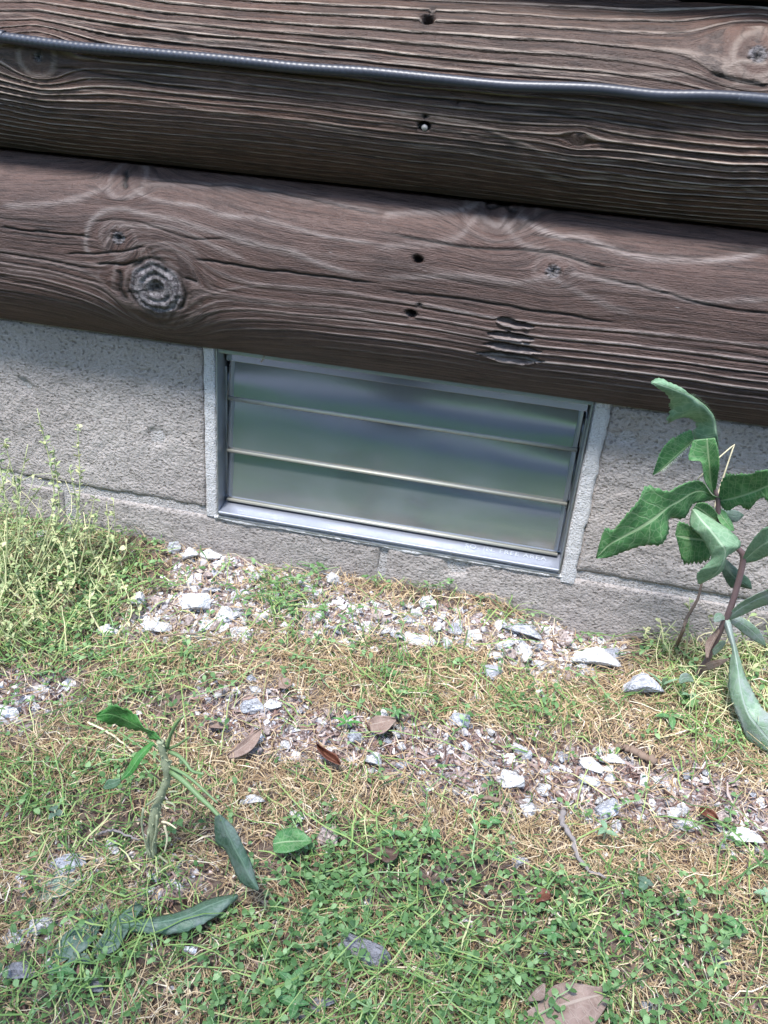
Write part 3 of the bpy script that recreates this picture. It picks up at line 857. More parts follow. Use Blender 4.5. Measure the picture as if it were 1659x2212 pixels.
VW, VH = 0.406, 0.203
mb = MB(); mb.box(0.0003, 0.0016, -0.0015, 0.055, 0.0, VH); mb.box(0.0016, 0.0034, 0.0235, 0.050, 0.014, 0.176)
vpart('frame_jamb', mb.mesh('frame_jamb', False, 0.0003), MAT_FRAME)
mb = MB(); mb.box(VW - 0.0016, VW - 0.0003, -0.0025, 0.055, 0.0, VH); mb.box(VW - 0.0034, VW - 0.0016, 0.0235, 0.050, 0.014, 0.176)
vpart('frame_jamb', mb.mesh('frame_jamb2', False, 0.0003), MAT_FRAME)
mb = MB(); mb.box(0.0017, VW - 0.0017, 0.0015, 0.055, 0.2012, 0.2028); mb.box(0.0017, VW - 0.0017, 0.0012, 0.0028, 0.1982, 0.2012)
vpart('frame_header', mb.mesh('frame_header', False, 0.0003), MAT_FRAME)
mb = MB(); mb.prism([(0.0246, 0.2010), (0.0230, 0.2010), (0.0212, 0.1842), (0.0226, 0.1840)], 0.0035, VW - 0.0035)
vpart('header_strip', mb.mesh('header_strip', False, 0.0003), MAT_SLAT)
# sill: sloping plate, rolled front lip, gap line, bottom flange
mb = MB()
mb.prism([(0.030, 0.0105), (0.030, 0.0090), (0.0015, 0.0035), (0.0000, 0.0020), (-0.0022, 0.0020), (-0.0022, 0.0044), (-0.0005, 0.0052), (0.0012, 0.0052), (0.0035, 0.0056)], 0.0018, VW - 0.0018)
sill = vpart('frame_sill', mb.mesh('frame_sill', False, 0.0002), MAT_SILL)
mb = MB(); mb.box(0.0018, VW - 0.0018, 0.0042, 0.05, -0.0012, 0.0006); mb.box(0.001, VW - 0.001, -0.0018, 0.0005, -0.0035, -0.0012)
vpart('sill_flange', mb.mesh('sill_flange', False, 0.0002), MAT_FRAME)
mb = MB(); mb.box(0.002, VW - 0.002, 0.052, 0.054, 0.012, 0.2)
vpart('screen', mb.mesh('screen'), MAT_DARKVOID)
# louvers: bowed sheet with a folded, rolled lower edge
TOPS = [(0.1862, 0.1392), (0.1425, 0.0757), (0.0795, 0.0118)]
for k, (zt, zb) in enumerate(TOPS):
    nx = 60; x0, x1 = 0.0060 - 0.0005 * k, VW - 0.0062 + 0.0004 * k
    hh = zt - zb
    til = 0.118
    prof = [(0.0262, zt)]
    for j in range(1, 13):
        s = j / 12.0
        prof.append((0.0262 - til * hh * s - 0.0009 * math.sin(math.pi * s), zt - hh * s * 0.985))
    yb = prof[-1][0]
    back = [(y + 0.0009, z) for y, z in prof][::-1]
    loop = prof + back
    n = len(loop); xs = np.linspace(x0, x1, nx); V = []
    for x in xs:
        b = 0.0006 * math.sin(x * 9 + k * 0.7) + 0.0002 * math.sin(x * 23 + k)
        for (y, z) in loop:
            s = (zt - z) / hh
            V.append((x, y + b * math.sin(math.pi * min(max(s, 0), 1)), z))
    F = []
    for i in range(nx - 1):
        for j in range(n):
            F.append((i * n + j, (i + 1) * n + j, (i + 1) * n + (j + 1) % n, i * n + (j + 1) % n))
    b_ = MB(); b_.add(V, F + [tuple(range(n)), tuple((nx - 1) * n + j for j in range(n))[::-1]])
    me = b_.mesh('louver', True)
    lv_ = vpart('louver', me, MAT_SLAT)
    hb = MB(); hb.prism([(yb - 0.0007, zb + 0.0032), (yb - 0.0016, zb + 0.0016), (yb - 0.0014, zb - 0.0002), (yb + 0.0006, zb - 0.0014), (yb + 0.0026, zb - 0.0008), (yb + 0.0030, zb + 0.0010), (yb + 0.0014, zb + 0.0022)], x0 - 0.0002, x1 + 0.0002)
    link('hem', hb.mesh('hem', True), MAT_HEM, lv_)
# side link bars and pivots
for sx, name in ((0.0042, 'link_bar'), (VW - 0.0042, 'link_bar')):
    for zt, zb in TOPS:
        mb = MB(); mb.tube([(sx, 0.034, zt - 0.010), (sx, 0.029, (zt + zb) / 2), (sx, 0.023, zb + 0.004)], [0.0006, 0.0019, 0.0008], 8)
        vpart(name, mb.mesh(name, True), MAT_FRAME)
# screw pin hanging below the header
a = at_y(571, 768, 0.001); b = at_y(564, 782, 0.008)
mb = MB(); mb.tube([a, (np.array(a) * 0.55 + np.array(b) * 0.45) + np.array([0.0006, -0.001, 0]), b], [0.0012, 0.0012, 0.0009], 7)
vpart('bent_pin', mb.mesh('bent_pin', True), MAT_NAIL)
# stamped lettering on the sill
fc = bpy.data.curves.new('lettering', 'FONT')
fc.body = 'SQ. IN. FREE AREA'
fc.size = 0.0098; fc.extrude = 0.00012; fc.space_character = 1.18
tmp = bpy.data.objects.new('lettering_tmp', fc); COL.objects.link(tmp)
bpy.context.view_layer.update()
lme = bpy.data.meshes.new_from_object(tmp.evaluated_get(bpy.context.evaluated_depsgraph_get()))
bpy.data.objects.remove(tmp)
sl_ang = math.atan2(0.0105 - 0.0052, 0.030 - 0.0012)
lme.transform(Matrix.Translation((0.296, 0.0095, 0.0069 + 0.00035)) @ Matrix.Rotation(sl_ang, 4, 'X'))
lt = link('lettering', lme, MAT_LETTER, sill)

# ------------------------------------------------------------------ cable across the upper log
cpx = [(-160, 58), (0, 80), (150, 100), (300, 113), (480, 129), (640, 146), (800, 157), (960, 173), (1100, 186), (1280, 192), (1420, 206), (1540, 208), (1659, 216), (1800, 232)]
def log_front(z, z0, h, depth, power): 
    t = np.clip((z - z0) / h, 0, 1); return -(0.006 + depth * (1 - abs(2 * t - 1) ** power))
cp = []
for px, py in cpx:
    q = at_y(px, py, -0.06); yy = log_front(q[2], UZ, UH, 0.047, 2.6) - 0.0066
    cp.append(at_y(px, py, yy))
cp = [np.array([-2.1, cp[0][1], cp[0][2] + 0.03]), np.array([-1.0, cp[0][1], cp[0][2] + 0.012])] + cp + [np.array([1.3, cp[-1][1], cp[-1][2] - 0.006]), np.array([2.5, cp[-1][1], cp[-1][2] - 0.012])]
C = catmull(np.array(cp), 1500)
ds = np.concatenate([[0], np.cumsum(np.linalg.norm(np.diff(C, axis=0), axis=1))])
C = np.stack([np.interp(np.arange(0, ds[-1], 0.0013), ds, C[:, i]) for i in range(3)], 1)
nC, nK = len(C), 14
T_ = np.gradient(C, axis=0); T_ /= np.linalg.norm(T_, axis=1)[:, None]
A_ = np.cross(T_, np.array([0, 0, 1.0])); A_ /= np.linalg.norm(A_, axis=1)[:, None]; B_ = np.cross(T_, A_)
th = np.arange(nK) * 2 * np.pi / nK; s_ = np.arange(nC) * 0.0013
amp_c = np.interp(C[:, 0], [-0.3, 0.2, 0.3, 0.6], [0.034, 0.030, 0.014, 0.008])
Rr = 0.0047 * (1 + amp_c[:, None] * np.sin(2 * np.pi * s_[:, None] / 0.0052 + th[None, :]))
CV = C[:, None, :] + Rr[..., None] * (A_[:, None, :] * np.cos(th)[None, :, None] + B_[:, None, :] * np.sin(th)[None, :, None])
idx = np.arange(nC - 1)[:, None] * nK + np.arange(nK)[None, :]
nxt = np.arange(nC - 1)[:, None] * nK + (np.arange(nK)[None, :] + 1) % nK
CF = np.stack([idx, nxt, nxt + nK, idx + nK], 2).reshape(-1, 4)
cable = link('cable', mesh_np('cable', CV.reshape(-1, 3), CF, True), MAT_CABLE)
prop(cable, 'dark ridged cable running across the upper log', 'cable')

# ------------------------------------------------------------------ leaves and plants
def leaf_mesh(name, M, L, R, place, n=30, cols=6, teeth=0.0, nteeth=16, seed=0, ripple=0.0):
    M, L, R = (catmull(np.array(q, float), n) for q in (M, L, R))
    rows = []; UV = []
    for i in range(n):
        v = i / (n - 1); row = []
        saw = 1 + teeth * (((v * nteeth) % 1) - 0.55) * (0.5 + random.random())
        for j in range(2 * cols + 1):
            u = j / cols - 1
            e = L[i] if u < 0 else R[i]
            q = M[i] + (e - M[i]) * abs(u) * (saw if abs(u) == 1 else 1)
            p = np.array(place(q[0], q[1], u, v), float)
            if ripple:
                p = p + np.array([0, -1, 0.5]) * ripple * abs(u) * math.sin(v * 17 + u * 2 + seed) 
            row.append(p); UV.append((0.5 + u * 0.5, v))
        rows.append(row)
    return mesh_np(name, np.array(rows).reshape(-1, 3), grid_faces(n, 2 * cols + 1), True, None, np.array(UV))


def wall_leaf(parent, org, M, L, R, ys, eL, eR, mat, **kw):
    """leaf standing free of the wall; ys: depth along the midrib, eL/eR: how far each margin sits from it"""
    yv = np.array(ys, float)
    def place(px, py, u, v):
        y = np.interp(v, np.linspace(0, 1, len(yv)), yv) + (eL if u < 0 else eR) * abs(u) ** 1.4 * math.sin(math.pi * min(1, v * 0.9 + 0.08))
        return at_y(px, py, y) - org
    o = link('leaf', leaf_mesh('leaf', M, L, R, place, **kw), mat, parent)
    sm = o.modifiers.new('thick', 'SOLIDIFY'); sm.thickness = 0.0004
    return o


WY = -0.10
lettuce_base = on_ground(*Z2([(1010, 1060)])[0])
lettuce = empty('prickly_weed', lettuce_base)
prop(lettuce, 'tall prickly weed with toothed green leaves growing by the wall', 'plant')
stem_px = Z2([(1010, 1065), (1070, 960), (1140, 850), (1200, 720), (1260, 580), (1330, 430), (1400, 200), (1440, 30)]) + Z1([(1440, 1680), (1390, 1620), (1320, 1540), (1250, 1440), (1230, 1320), (1225, 1200), (1200, 1120), (1190, 1000), (1180, 850)])
ysl = np.interp(np.linspace(0, 1, len(stem_px)), [0, 0.3, 0.6, 1], [lettuce_base[1], -0.085, -0.085, -0.09])
pts = np.array([at_y(px, py, y) for (px, py), y in zip(stem_px, ysl)]) - lettuce_base
pts[0, 2] -= 0.012
sp_ = catmull(pts, 60)
mb = MB(); mb.tube(sp_, list(np.interp(np.linspace(0, 1, 60), [0, 0.15, 0.5, 0.75, 1], [0.0028, 0.0030, 0.0030, 0.0024, 0.0012])), 10)
link('stem', mb.mesh('lettuce_stem', True), MAT_STEM_PURPLE, lettuce)

LEAVES = [
    # top leaf bending over to the left, underside showing
    (Z1([(1225, 745), (1222, 680), (1215, 620), (1205, 570), (1190, 520), (1165, 470), (1120, 410), (1075, 370), (1020, 335), (960, 300), (880, 268), (790, 235), (710, 210), (650, 195)]),
     Z1([(1215, 755), (1160, 665), (1085, 755), (1000, 645), (1040, 550), (980, 505), (890, 505), (780, 547), (815, 440), (800, 395), (820, 350), (765, 285), (700, 245), (650, 200)]),
     Z1([(1230, 745), (1228, 680), (1222, 620), (1213, 565), (1198, 515), (1175, 462), (1130, 402), (1085, 360), (1030, 325), (970, 288), (900, 235), (800, 182), (712, 152), (652, 188)]),
     [-0.09, -0.098, -0.11, -0.125, -0.13], 0.012, 0.004, MAT_LETTUCE_PALE, dict(teeth=0.20, nteeth=26, n=60, ripple=0.0015)),
    # leaf pointing down to the left behind it
    (Z1([(1020, 690), (960, 745), (900, 800), (800, 890), (720, 960), (665, 997)]), Z1([(1030, 700), (965, 752), (905, 806), (805, 896), (722, 965), (666, 998)]),
     Z1([(1000, 600), (900, 640), (820, 690), (745, 770), (700, 880), (664, 994)]), [-0.092, -0.097, -0.10], 0.0, -0.008, MAT_LETTUCE, dict(teeth=0.20, nteeth=20, n=44)),
    # folded upright leaf in the middle
    (Z1([(1190, 1170), (1165, 1050), (1155, 930), (1145, 800), (1135, 680)]), Z1([(1160, 1130), (1110, 1030), (1080, 880), (975, 855), (1010, 690)]),
     Z1([(1205, 1130), (1225, 1010), (1237, 900), (1228, 780), (1200, 670)]), [-0.088, -0.095, -0.097], -0.01, -0.008, MAT_LETTUCE, dict(teeth=0.08, nteeth=12, n=40)),
    # big leaf spreading to the left
    (Z1([(1240, 1197), (1160, 1160), (1080, 1130), (1000, 1150), (900, 1212), (800, 1270), (680, 1370), (550, 1450), (420, 1520), (300, 1585), (240, 1640), (175, 1712)]),
     Z1([(1240, 1203), (1150, 1220), (1080, 1235), (1005, 1255), (940, 1370), (810, 1372), (800, 1480), (735, 1592), (590, 1602), (420, 1655), (290, 1702), (176, 1714)]),
     Z1([(1240, 1190), (1180, 1168), (1100, 1055), (1000, 1046), (880, 1092), (790, 1132), (615, 1088), (545, 1210), (440, 1330), (325, 1465), (245, 1470), (174, 1710)]),
     [-0.086, -0.10, -0.115, -0.13, -0.135, -0.13], 0.010, -0.008, MAT_LETTUCE, dict(teeth=0.15, nteeth=30, n=60, ripple=0.002)),
    # pale leaf hanging down in front
    (Z1([(1010, 1290), (1090, 1390), (1170, 1480), (1240, 1570), (1290, 1640), (1272, 1750), (1200, 1850), (1060, 1932)]),
     Z1([(1000, 1300), (985, 1430), (1065, 1510), (1140, 1625), (1165, 1720), (1100, 1790), (1042, 1850), (1055, 1930)]),
     Z1([(1030, 1285), (1220, 1400), (1350, 1490), (1425, 1590), (1360, 1660), (1300, 1700), (1255, 1830), (1075, 1935)]),
     [-0.10, -0.118, -0.125, -0.12, -0.105], 0.008, 0.010, MAT_LETTUCE_PALE, dict(teeth=0.05, nteeth=14, n=50)),
    # small leaf under the big one
    (Z1([(1180, 1580), (1090, 1552), (1000, 1540), (930, 1527), (858, 1516)]), Z1([(1170, 1660), (1140, 1738), (1030, 1755), (930, 1752), (865, 1530)]),
     Z1([(1150, 1500), (1060, 1470), (985, 1430), (890, 1400), (858, 1505)]), [-0.095, -0.102, -0.105], 0.006, -0.004, MAT_LETTUCE, dict(teeth=0.15, nteeth=12, n=40)),
    # leaf to the right, leaving the picture
    (Z1([(1240, 1215), (1350, 1200), (1450, 1172), (1560, 1130), (1659, 1090), (1780, 1060), (1900, 1060)]),
     Z1([(1235, 1190), (1265, 1020), (1380, 985), (1500, 988), (1570, 962), (1720, 950), (1900, 1055)]),
     Z1([(1235, 1240), (1305, 1305), (1400, 1258), (1500, 1292), (1600, 1190), (1720, 1260), (1900, 1068)]), [-0.087, -0.10, -0.112, -0.12], -0.010, 0.006, MAT_LETTUCE, dict(teeth=0.16, nteeth=22, n=50, ripple=0.0015)),
    # lower right leaf
    (Z1([(1445, 1745), (1530, 1660), (1600, 1605), (1659, 1570), (1760, 1510), (1860, 1480)]), Z1([(1440, 1720), (1490, 1610), (1590, 1480), (1659, 1440), (1760, 1420), (1858, 1475)]),
     Z1([(1455, 1758), (1550, 1740), (1620, 1710), (1680, 1680), (1770, 1610), (1862, 1488)]), [-0.086, -0.10, -0.11], -0.006, 0.006, MAT_LETTUCE_PALE, dict(teeth=0.06, nteeth=16, n=40)),
    # leaf half hidden behind the stem
    (Z1([(1280, 1750), (1340, 1840), (1400, 1900), (1460, 1940), (1515, 1975)]), Z1([(1245, 1790), (1280, 1880), (1340, 1965), (1420, 1960), (1512, 1980)]),
     Z1([(1300, 1720), (1390, 1800), (1450, 1850), (1500, 1900), (1520, 1970)]), [-0.078, -0.07, -0.062], 0.004, 0.003, MAT_LEAF_DARK, dict(teeth=0.05, nteeth=8, n=24)),
    (Z1([(1230, 1290), (1255, 1340), (1290, 1390), (1330, 1440), (1365, 1478)]), Z1([(1215, 1300), (1225, 1370), (1265, 1430), (1320, 1470), (1362, 1480)]),
     Z1([(1240, 1285), (1290, 1310), (1320, 1360), (1350, 1410), (1368, 1475)]), [-0.086, -0.092, -0.094], -0.003, 0.003, MAT_LETTUCE, dict(teeth=0.06, nteeth=8, n=24)),
    # long low leaf to the right
    (Z2([(1310, 510), (1400, 430), (1540, 350), (1659, 300), (1780, 262), (1880, 245)]), Z2([(1305, 490), (1400, 385), (1540, 305), (1659, 255), (1780, 222), (1880, 240)]),
     Z2([(1330, 520), (1440, 478), (1560, 420), (1659, 385), (1790, 330), (1880, 250)]), [-0.084, -0.095, -0.105], -0.004, 0.006, MAT_LETTUCE_GREY, dict(teeth=0.04, nteeth=14, n=40)),
    # grey leaf drooping to the ground
    (Z2([(1290, 505), (1330, 620), (1370, 780), (1400, 950), (1430, 1150), (1485, 1320), (1565, 1430), (1659, 1540), (1740, 1640)]),
     Z2([(1275, 515), (1305, 640), (1345, 780), (1325, 940), (1330, 1180), (1420, 1400), (1490, 1575), (1610, 1640), (1738, 1650)]),
     Z2([(1325, 515), (1365, 650), (1395, 780), (1450, 980), (1530, 1130), (1600, 1270), (1680, 1340), (1740, 1470), (1745, 1640)]),
     [-0.085, -0.105, -0.125, -0.145, -0.155], 0.006, 0.006, MAT_LETTUCE_GREY, dict(teeth=0.14, nteeth=26, n=60, ripple=0.002)),
    # darker leaves filling the middle of the plant
    (Z1([(1235, 1400), (1160, 1350), (1090, 1295), (1030, 1262)]), Z1([(1228, 1440), (1140, 1420), (1050, 1365), (1008, 1290)]), Z1([(1242, 1365), (1185, 1280), (1115, 1235), (1040, 1240)]), [-0.087, -0.093, -0.098], 0.004, -0.003, MAT_LETTUCE, dict(teeth=0.15, nteeth=10, n=30)),
    (Z1([(1250, 1450), (1200, 1500), (1130, 1560), (1080, 1640), (1060, 1720)]), Z1([(1235, 1435), (1150, 1450), (1060, 1520), (1020, 1620), (1050, 1720)]), Z1([(1260, 1470), (1230, 1560), (1170, 1630), (1120, 1690), (1068, 1725)]), [-0.084, -0.088, -0.092], 0.003, 0.003, MAT_LETTUCE, dict(teeth=0.12, nteeth=12, n=30)),
    (Z1([(1245, 1300), (1300, 1330), (1370, 1350), (1450, 1340)]), Z1([(1240, 1285), (1310, 1290), (1390, 1300), (1448, 1335)]), Z1([(1248, 1315), (1300, 1370), (1380, 1400), (1452, 1346)]), [-0.084, -0.078, -0.07], 0.002, 0.002, MAT_LEAF_DARK, dict(teeth=0.1, nteeth=8, n=24)),
    (Z2([(1310, 505), (1400, 530), (1480, 580), (1560, 650), (1640, 740)]), Z2([(1315, 490), (1410, 490), (1510, 540), (1600, 630), (1645, 735)]), Z2([(1305, 520), (1380, 580), (1450, 640), (1540, 700), (1632, 745)]), [-0.083, -0.072, -0.06], 0.002, 0.002, MAT_LETTUCE_GREY, dict(teeth=0.08, nteeth=10, n=30)),
    (Z2([(1290, 500), (1250, 480), (1215, 490), (1190, 530)]), Z2([(1285, 490), (1240, 455), (1200, 470), (1185, 525)]), Z2([(1292, 515), (1260, 520), (1230, 535), (1195, 535)]), [-0.085, -0.09, -0.094], 0.0, 0.0, MAT_LETTUCE_GREY, dict(n=18)),
    (Z2([(1010, 1030), (960, 1010), (920, 1020), (890, 1060)]), Z2([(1005, 1010), (955, 975), (905, 990), (885, 1050)]), Z2([(1015, 1050), (970, 1050), (930, 1060), (895, 1070)]), [-0.10, -0.105, -0.11], 0.0, 0.0, MAT_LETTUCE_GREY, dict(n=18)),
    # withered leaves at the foot of the stem
    (Z2([(1240, 600), (1190, 680), (1150, 760), (1130, 850)]), Z2([(1220, 590), (1130, 690), (1115, 770), (1125, 850)]), Z2([(1250, 610), (1200, 700), (1160, 780), (1140, 850)]), [-0.083, -0.086, -0.09], 0.0, 0.0, MAT_DEADLEAF, dict(n=16)),
    (Z2([(1090, 940), (1150, 900), (1220, 880), (1320, 855)]), Z2([(1100, 960), (1160, 950), (1230, 920), (1325, 858)]), Z2([(1085, 920), (1150, 880), (1220, 862), (1318, 850)]), [-0.09, -0.105, -0.115], 0.0, 0.0, MAT_DEADLEAF, dict(n=16)),
    (Z2([(1180, 800), (1220, 760), (1260, 730), (1295, 705)]), Z2([(1190, 830), (1240, 790), (1275, 750), (1296, 715)]), Z2([(1175, 780), (1210, 735), (1250, 700), (1294, 695)]), [-0.085, -0.09, -0.095], 0.0, 0.0, MAT_LETTUCE_GREY, dict(n=16)),
]
first_leaf = None
for (M, L, R, ys, eL, eR, mat, kw) in LEAVES:
    o = wall_leaf(lettuce, lettuce_base, M, L, R, ys, eL, eR, mat, **kw)
    first_leaf = first_leaf or o
# spines along the midribs of the two top leaves
mb = MB()
def spines(pts, ys, nrm, n, ln):
    P = catmull(np.array(pts, float), n)
    yv = np.interp(np.linspace(0, 1, n), np.linspace(0, 1, len(ys)), ys)
    for i, (x, y) in enumerate(P):
        a = at_y(x, y, yv[i] - 0.001) - lettuce_base; b = at_y(x + nrm[0] * ln * (0.6 + 0.7 * random.random()), y + nrm[1] * ln, yv[i] - 0.004) - lettuce_base
        mb.tube([a, b], [0.00022, 0.00006], 4)
spines(Z1([(1222, 640), (1198, 520), (1130, 405), (1035, 328), (990, 300)]), [-0.095, -0.112], (0.75, -0.5), 34, 7)
spines(Z1([(1025, 692), (905, 806), (805, 896), (735, 950)]), [-0.092, -0.099], (0.6, 0.9), 24, 6)
link('spines', mb.mesh('spines'), MAT_SPINE, first_leaf)['kind'] = 'stuff'

# dry stalk and bent straw beside the weed
b0 = on_ground(*Z2([(870, 720)])[0])
pts = [b0 + np.array([0, 0, -0.008])] + [at_y(*q, y) for q, y in zip(Z2([(920, 620), (960, 500), (1050, 340), (1085, 200)]), [-0.06, -0.055, -0.05, -0.045])]
mb = MB(); mb.tube(catmull(np.array(pts), 20), list(np.linspace(0.0022, 0.0013, 20)), 7)
o = link('dry_stalk', mb.mesh('dry_stalk', True), MAT_STICK); prop(o, 'thin brown dead stalk leaning on the block wall', 'stalk')
pts = [at_y(*q, y) for q, y in zip(Z1([(1050, 1030), (1230, 850), (1368, 730), (1310, 900), (1222, 1170), (1190, 1330)]), [-0.075, -0.07, -0.066, -0.07, -0.075, -0.08])]
P_ = np.vstack([catmull(np.array(pts[:3]), 10), catmull(np.array(pts[2:]), 12)[1:]])
mb = MB(); mb.tube(P_, 0.0007, 6)
o = link('bent_straw', mb.mesh('bent_straw', True), MAT_STRAWSTEM, None); prop(o, 'pale yellow straw bent double among the weed leaves', 'straw')

# ------------------------------------------------------------------ cut stub plant, lower left
st_px = Z6([(905, 1075), (898, 980), (905, 880), (922, 780), (950, 690), (985, 600), (990, 540), (975, 470), (958, 390), (950, 360)])
stub_base = on_ground(*st_px[0])
stub = empty('cut_weed_stub', stub_base)
prop(stub, 'chopped weed stub with few drooping leaves in the lawn', 'plant')
def stub_y(v): return stub_base[1] - 0.004 * v
def sxy(pts, dy=0.0): return [at_y(x, y, stub_base[1] + dy) - stub_base for x, y in pts]
P_ = catmull(np.array(sxy(st_px)), 40); P_[0, 2] -= 0.008
rad = np.interp(np.linspace(0, 1, 40), [0, 0.15, 0.5, 0.8, 1], [0.0034, 0.0042, 0.0034, 0.0032, 0.0028]) * (1 + 0.16 * np.array([random.uniform(-1, 1) for _ in range(40)]))
mb = MB(); mb.tube(P_, list(rad), 12)
for _ in range(46):      # leaf scars and hairs
    i = random.randrange(4, 38); a_ = random.uniform(0, 6.28); c_ = P_[i]; r_ = rad[i]
    d_ = np.array([math.cos(a_), math.sin(a_) * 0.9, random.uniform(-0.5, 0.3)])
    mb.tube([c_ + d_ * r_ * 0.8, c_ + d_ * (r_ + random.uniform(0.001, 0.0028))], [0.0010, 0.0004], 5)
link('stem', mb.mesh('stub_stem', True), MAT_STEM_GREEN, stub)
MAT_PETIOLE = plain('petiole_green', (0.13, 0.20, 0.085), 0.5, 0, 0.4)
def petiole(px, dys, w, mat=MAT_PETIOLE):
    w *= 0.75
    pts = [at_y(x, y, stub_base[1] + d) - stub_base for (x, y), d in zip(px, np.interp(np.linspace(0, 1, len(px)), np.linspace(0, 1, len(dys)), dys))]
    P = catmull(np.array(pts), 14)
    m_ = MB(); m_.tube(P, list(np.linspace(w, w * 0.55, 14)), 7)
    link('petiole', m_.mesh('petiole', True), mat, stub)
petiole(Z6([(990, 400), (1010, 330), (1045, 260), (1085, 215)]), [0, -0.012], 0.0021)
petiole(Z6([(1005, 405), (1060, 380), (1118, 340)]), [0, -0.01], 0.0017)
petiole(Z6([(1005, 425), (1060, 450), (1100, 490), (1140, 540), (1205, 557)]), [0, -0.02], 0.0024)
petiole(Z6([(1010, 515), (1080, 550), (1150, 600), (1220, 665), (1288, 728)]), [0, -0.024], 0.0020)
petiole(Z6([(1015, 540), (1090, 600), (1170, 680), (1250, 755), (1318, 830)]), [0, -0.0285], 0.0036)
petiole(Z6([(945, 410), (890, 370), (845, 342)]), [0, 0.01], 0.0017)
petiole(Z6([(960, 600), (925, 570), (890, 548)]), [0, -0.01], 0.0012, MAT_STICK)
for q in ([(850, 760), (840, 860), (860, 960), (880, 1050)], [(930, 800), (925, 900), (905, 980), (910, 1060)], [(985, 720), (1030, 740), (1035, 780)], [(960, 840), (1000, 850), (1045, 880)],
          [(975, 860), (990, 940), (975, 1020)], [(870, 740), (900, 720), (940, 690)], [(880, 900), (870, 980), (890, 1040)], [(920, 1060), (960, 1100), (995, 1140)], [(940, 1040), (1010, 1100), (1060, 1170)], [(1000, 665), (1030, 660), (1050, 662)]):
    petiole(Z6(q), [-0.004, -0.008], 0.0014, random.choice([MAT_STEM_GREEN, MAT_STRAWSTEM, MAT_STEM_GREEN]))


def stub_leaf(M, L, R, dys, eL, eR, mat, **kw):
    return wall_leaf(stub, stub_base, M, L, R, [stub_base[1] + d for d in dys], eL, eR, mat, **kw)


stub_leaf(Z6([(952, 360), (900, 325), (850, 290), (750, 240), (650, 200), (570, 215)]), Z6([(945, 372), (895, 345), (850, 312), (780, 292), (680, 272), (575, 230)]), Z6([(958, 350), (905, 310), (845, 268), (770, 185), (670, 145), (568, 205)]), [0, 0.008, 0.02, 0.02], 0.006, -0.004, MAT_LEAF_BRIGHT, teeth=0.30, nteeth=9, n=40, ripple=0.002)
stub_leaf(Z6([(910, 368), (830, 450), (770, 540), (720, 592)]), Z6([(900, 365), (805, 440), (745, 540), (716, 590)]), Z6([(918, 375), (850, 462), (790, 550), (724, 596)]), [0, -0.01, -0.015], 0.004, 0.0, MAT_LEAF_BRIGHT, n=24)
stub_leaf(Z6([(715, 590), (680, 605), (645, 618), (610, 640)]), Z6([(712, 580), (680, 588), (640, 590), (612, 632)]), Z6([(718, 600), (690, 632), (650, 645), (615, 645)]), [-0.015, -0.02], 0.0, 0.0, MAT_LETTUCE_PALE, n=14)
stub_leaf(Z6([(1303, 795), (1345, 890), (1390, 990), (1440, 1080), (1480, 1160), (1532, 1245)]), Z6([(1272, 810), (1280, 960), (1335, 1005), (1390, 1130), (1435, 1205), (1530, 1248)]), Z6([(1320, 810), (1390, 880), (1450, 1000), (1490, 1090), (1512, 1170), (1534, 1240)]), [-0.028, -0.036, -0.044], 0.005, 0.004, MAT_LEAF_DARK, teeth=0.08, nteeth=9, n=40)

# ------------------------------------------------------------------ fallen leaves
def ground_leaf(name, M, L, R, lifts, curl, mat, label, cat='leaf', group=None, **kw):
    org = on_ground(*M[len(M) // 2])
    lv = np.array(lifts, float)
    def place(px, py, u, v):
        l_ = np.interp(v, np.linspace(0, 1, len(lv)), lv) + curl * abs(u) ** 1.6
        return on_ground(px, py, l_) - org
    o = link(name, leaf_mesh(name, M, L, R, place, **kw), mat)
    o.location = org
    sm = o.modifiers.new('thick', 'SOLIDIFY'); sm.thickness = 0.0005
    return prop(o, label, cat, group)


ground_leaf('fallen_leaf', Z6([(722, 1452), (900, 1442), (1070, 1412), (1250, 1335), (1410, 1278)]), Z6([(735, 1485), (900, 1502), (1070, 1498), (1250, 1420), (1405, 1295)]), Z6([(730, 1430), (880, 1412), (1080, 1370), (1240, 1300), (1405, 1268)]),
            [0.012, 0.017, 0.020, 0.020, 0.018], -0.004, MAT_LEAF_DARK, 'long narrow dark green cut leaf lying below the chopped stub', n=40, cols=4, teeth=0.1, nteeth=7)
ground_leaf('fallen_leaf', Z6([(300, 1690), (400, 1570), (500, 1475), (610, 1410)]), Z6([(310, 1700), (470, 1620), (540, 1560), (620, 1420)]), Z6([(290, 1670), (350, 1550), (440, 1450), (590, 1395)]),
            [0.004, 0.007, 0.007, 0.005], 0.003, MAT_LEAF_DARK, 'broad torn grey-green leaf flat on the soil beside stones', n=24, cols=4)
ground_leaf('fallen_leaf', Z6([(170, 1310), (270, 1250), (380, 1210), (490, 1190)]), Z6([(180, 1318), (290, 1300), (400, 1270), (495, 1200)]), Z6([(165, 1300), (250, 1220), (360, 1170), (485, 1180)]),
            [0.003, 0.006, 0.004], 0.002, MAT_LETTUCE_GREY, 'dusty pale leaf over the flat grey stone under the stub', n=20, cols=4)
ground_leaf('fallen_leaf', Z6([(560, 1640), (640, 1560), (700, 1480), (830, 1330)]), Z6([(570, 1650), (690, 1600), (740, 1520), (850, 1340)]), Z6([(540, 1610), (600, 1520), (660, 1440), (800, 1320)]),
            [0.006, 0.009, 0.010], 0.002, MAT_LEAF_DARK, 'dark shrivelled leaf tucked under the long narrow leaf', n=20, cols=4)
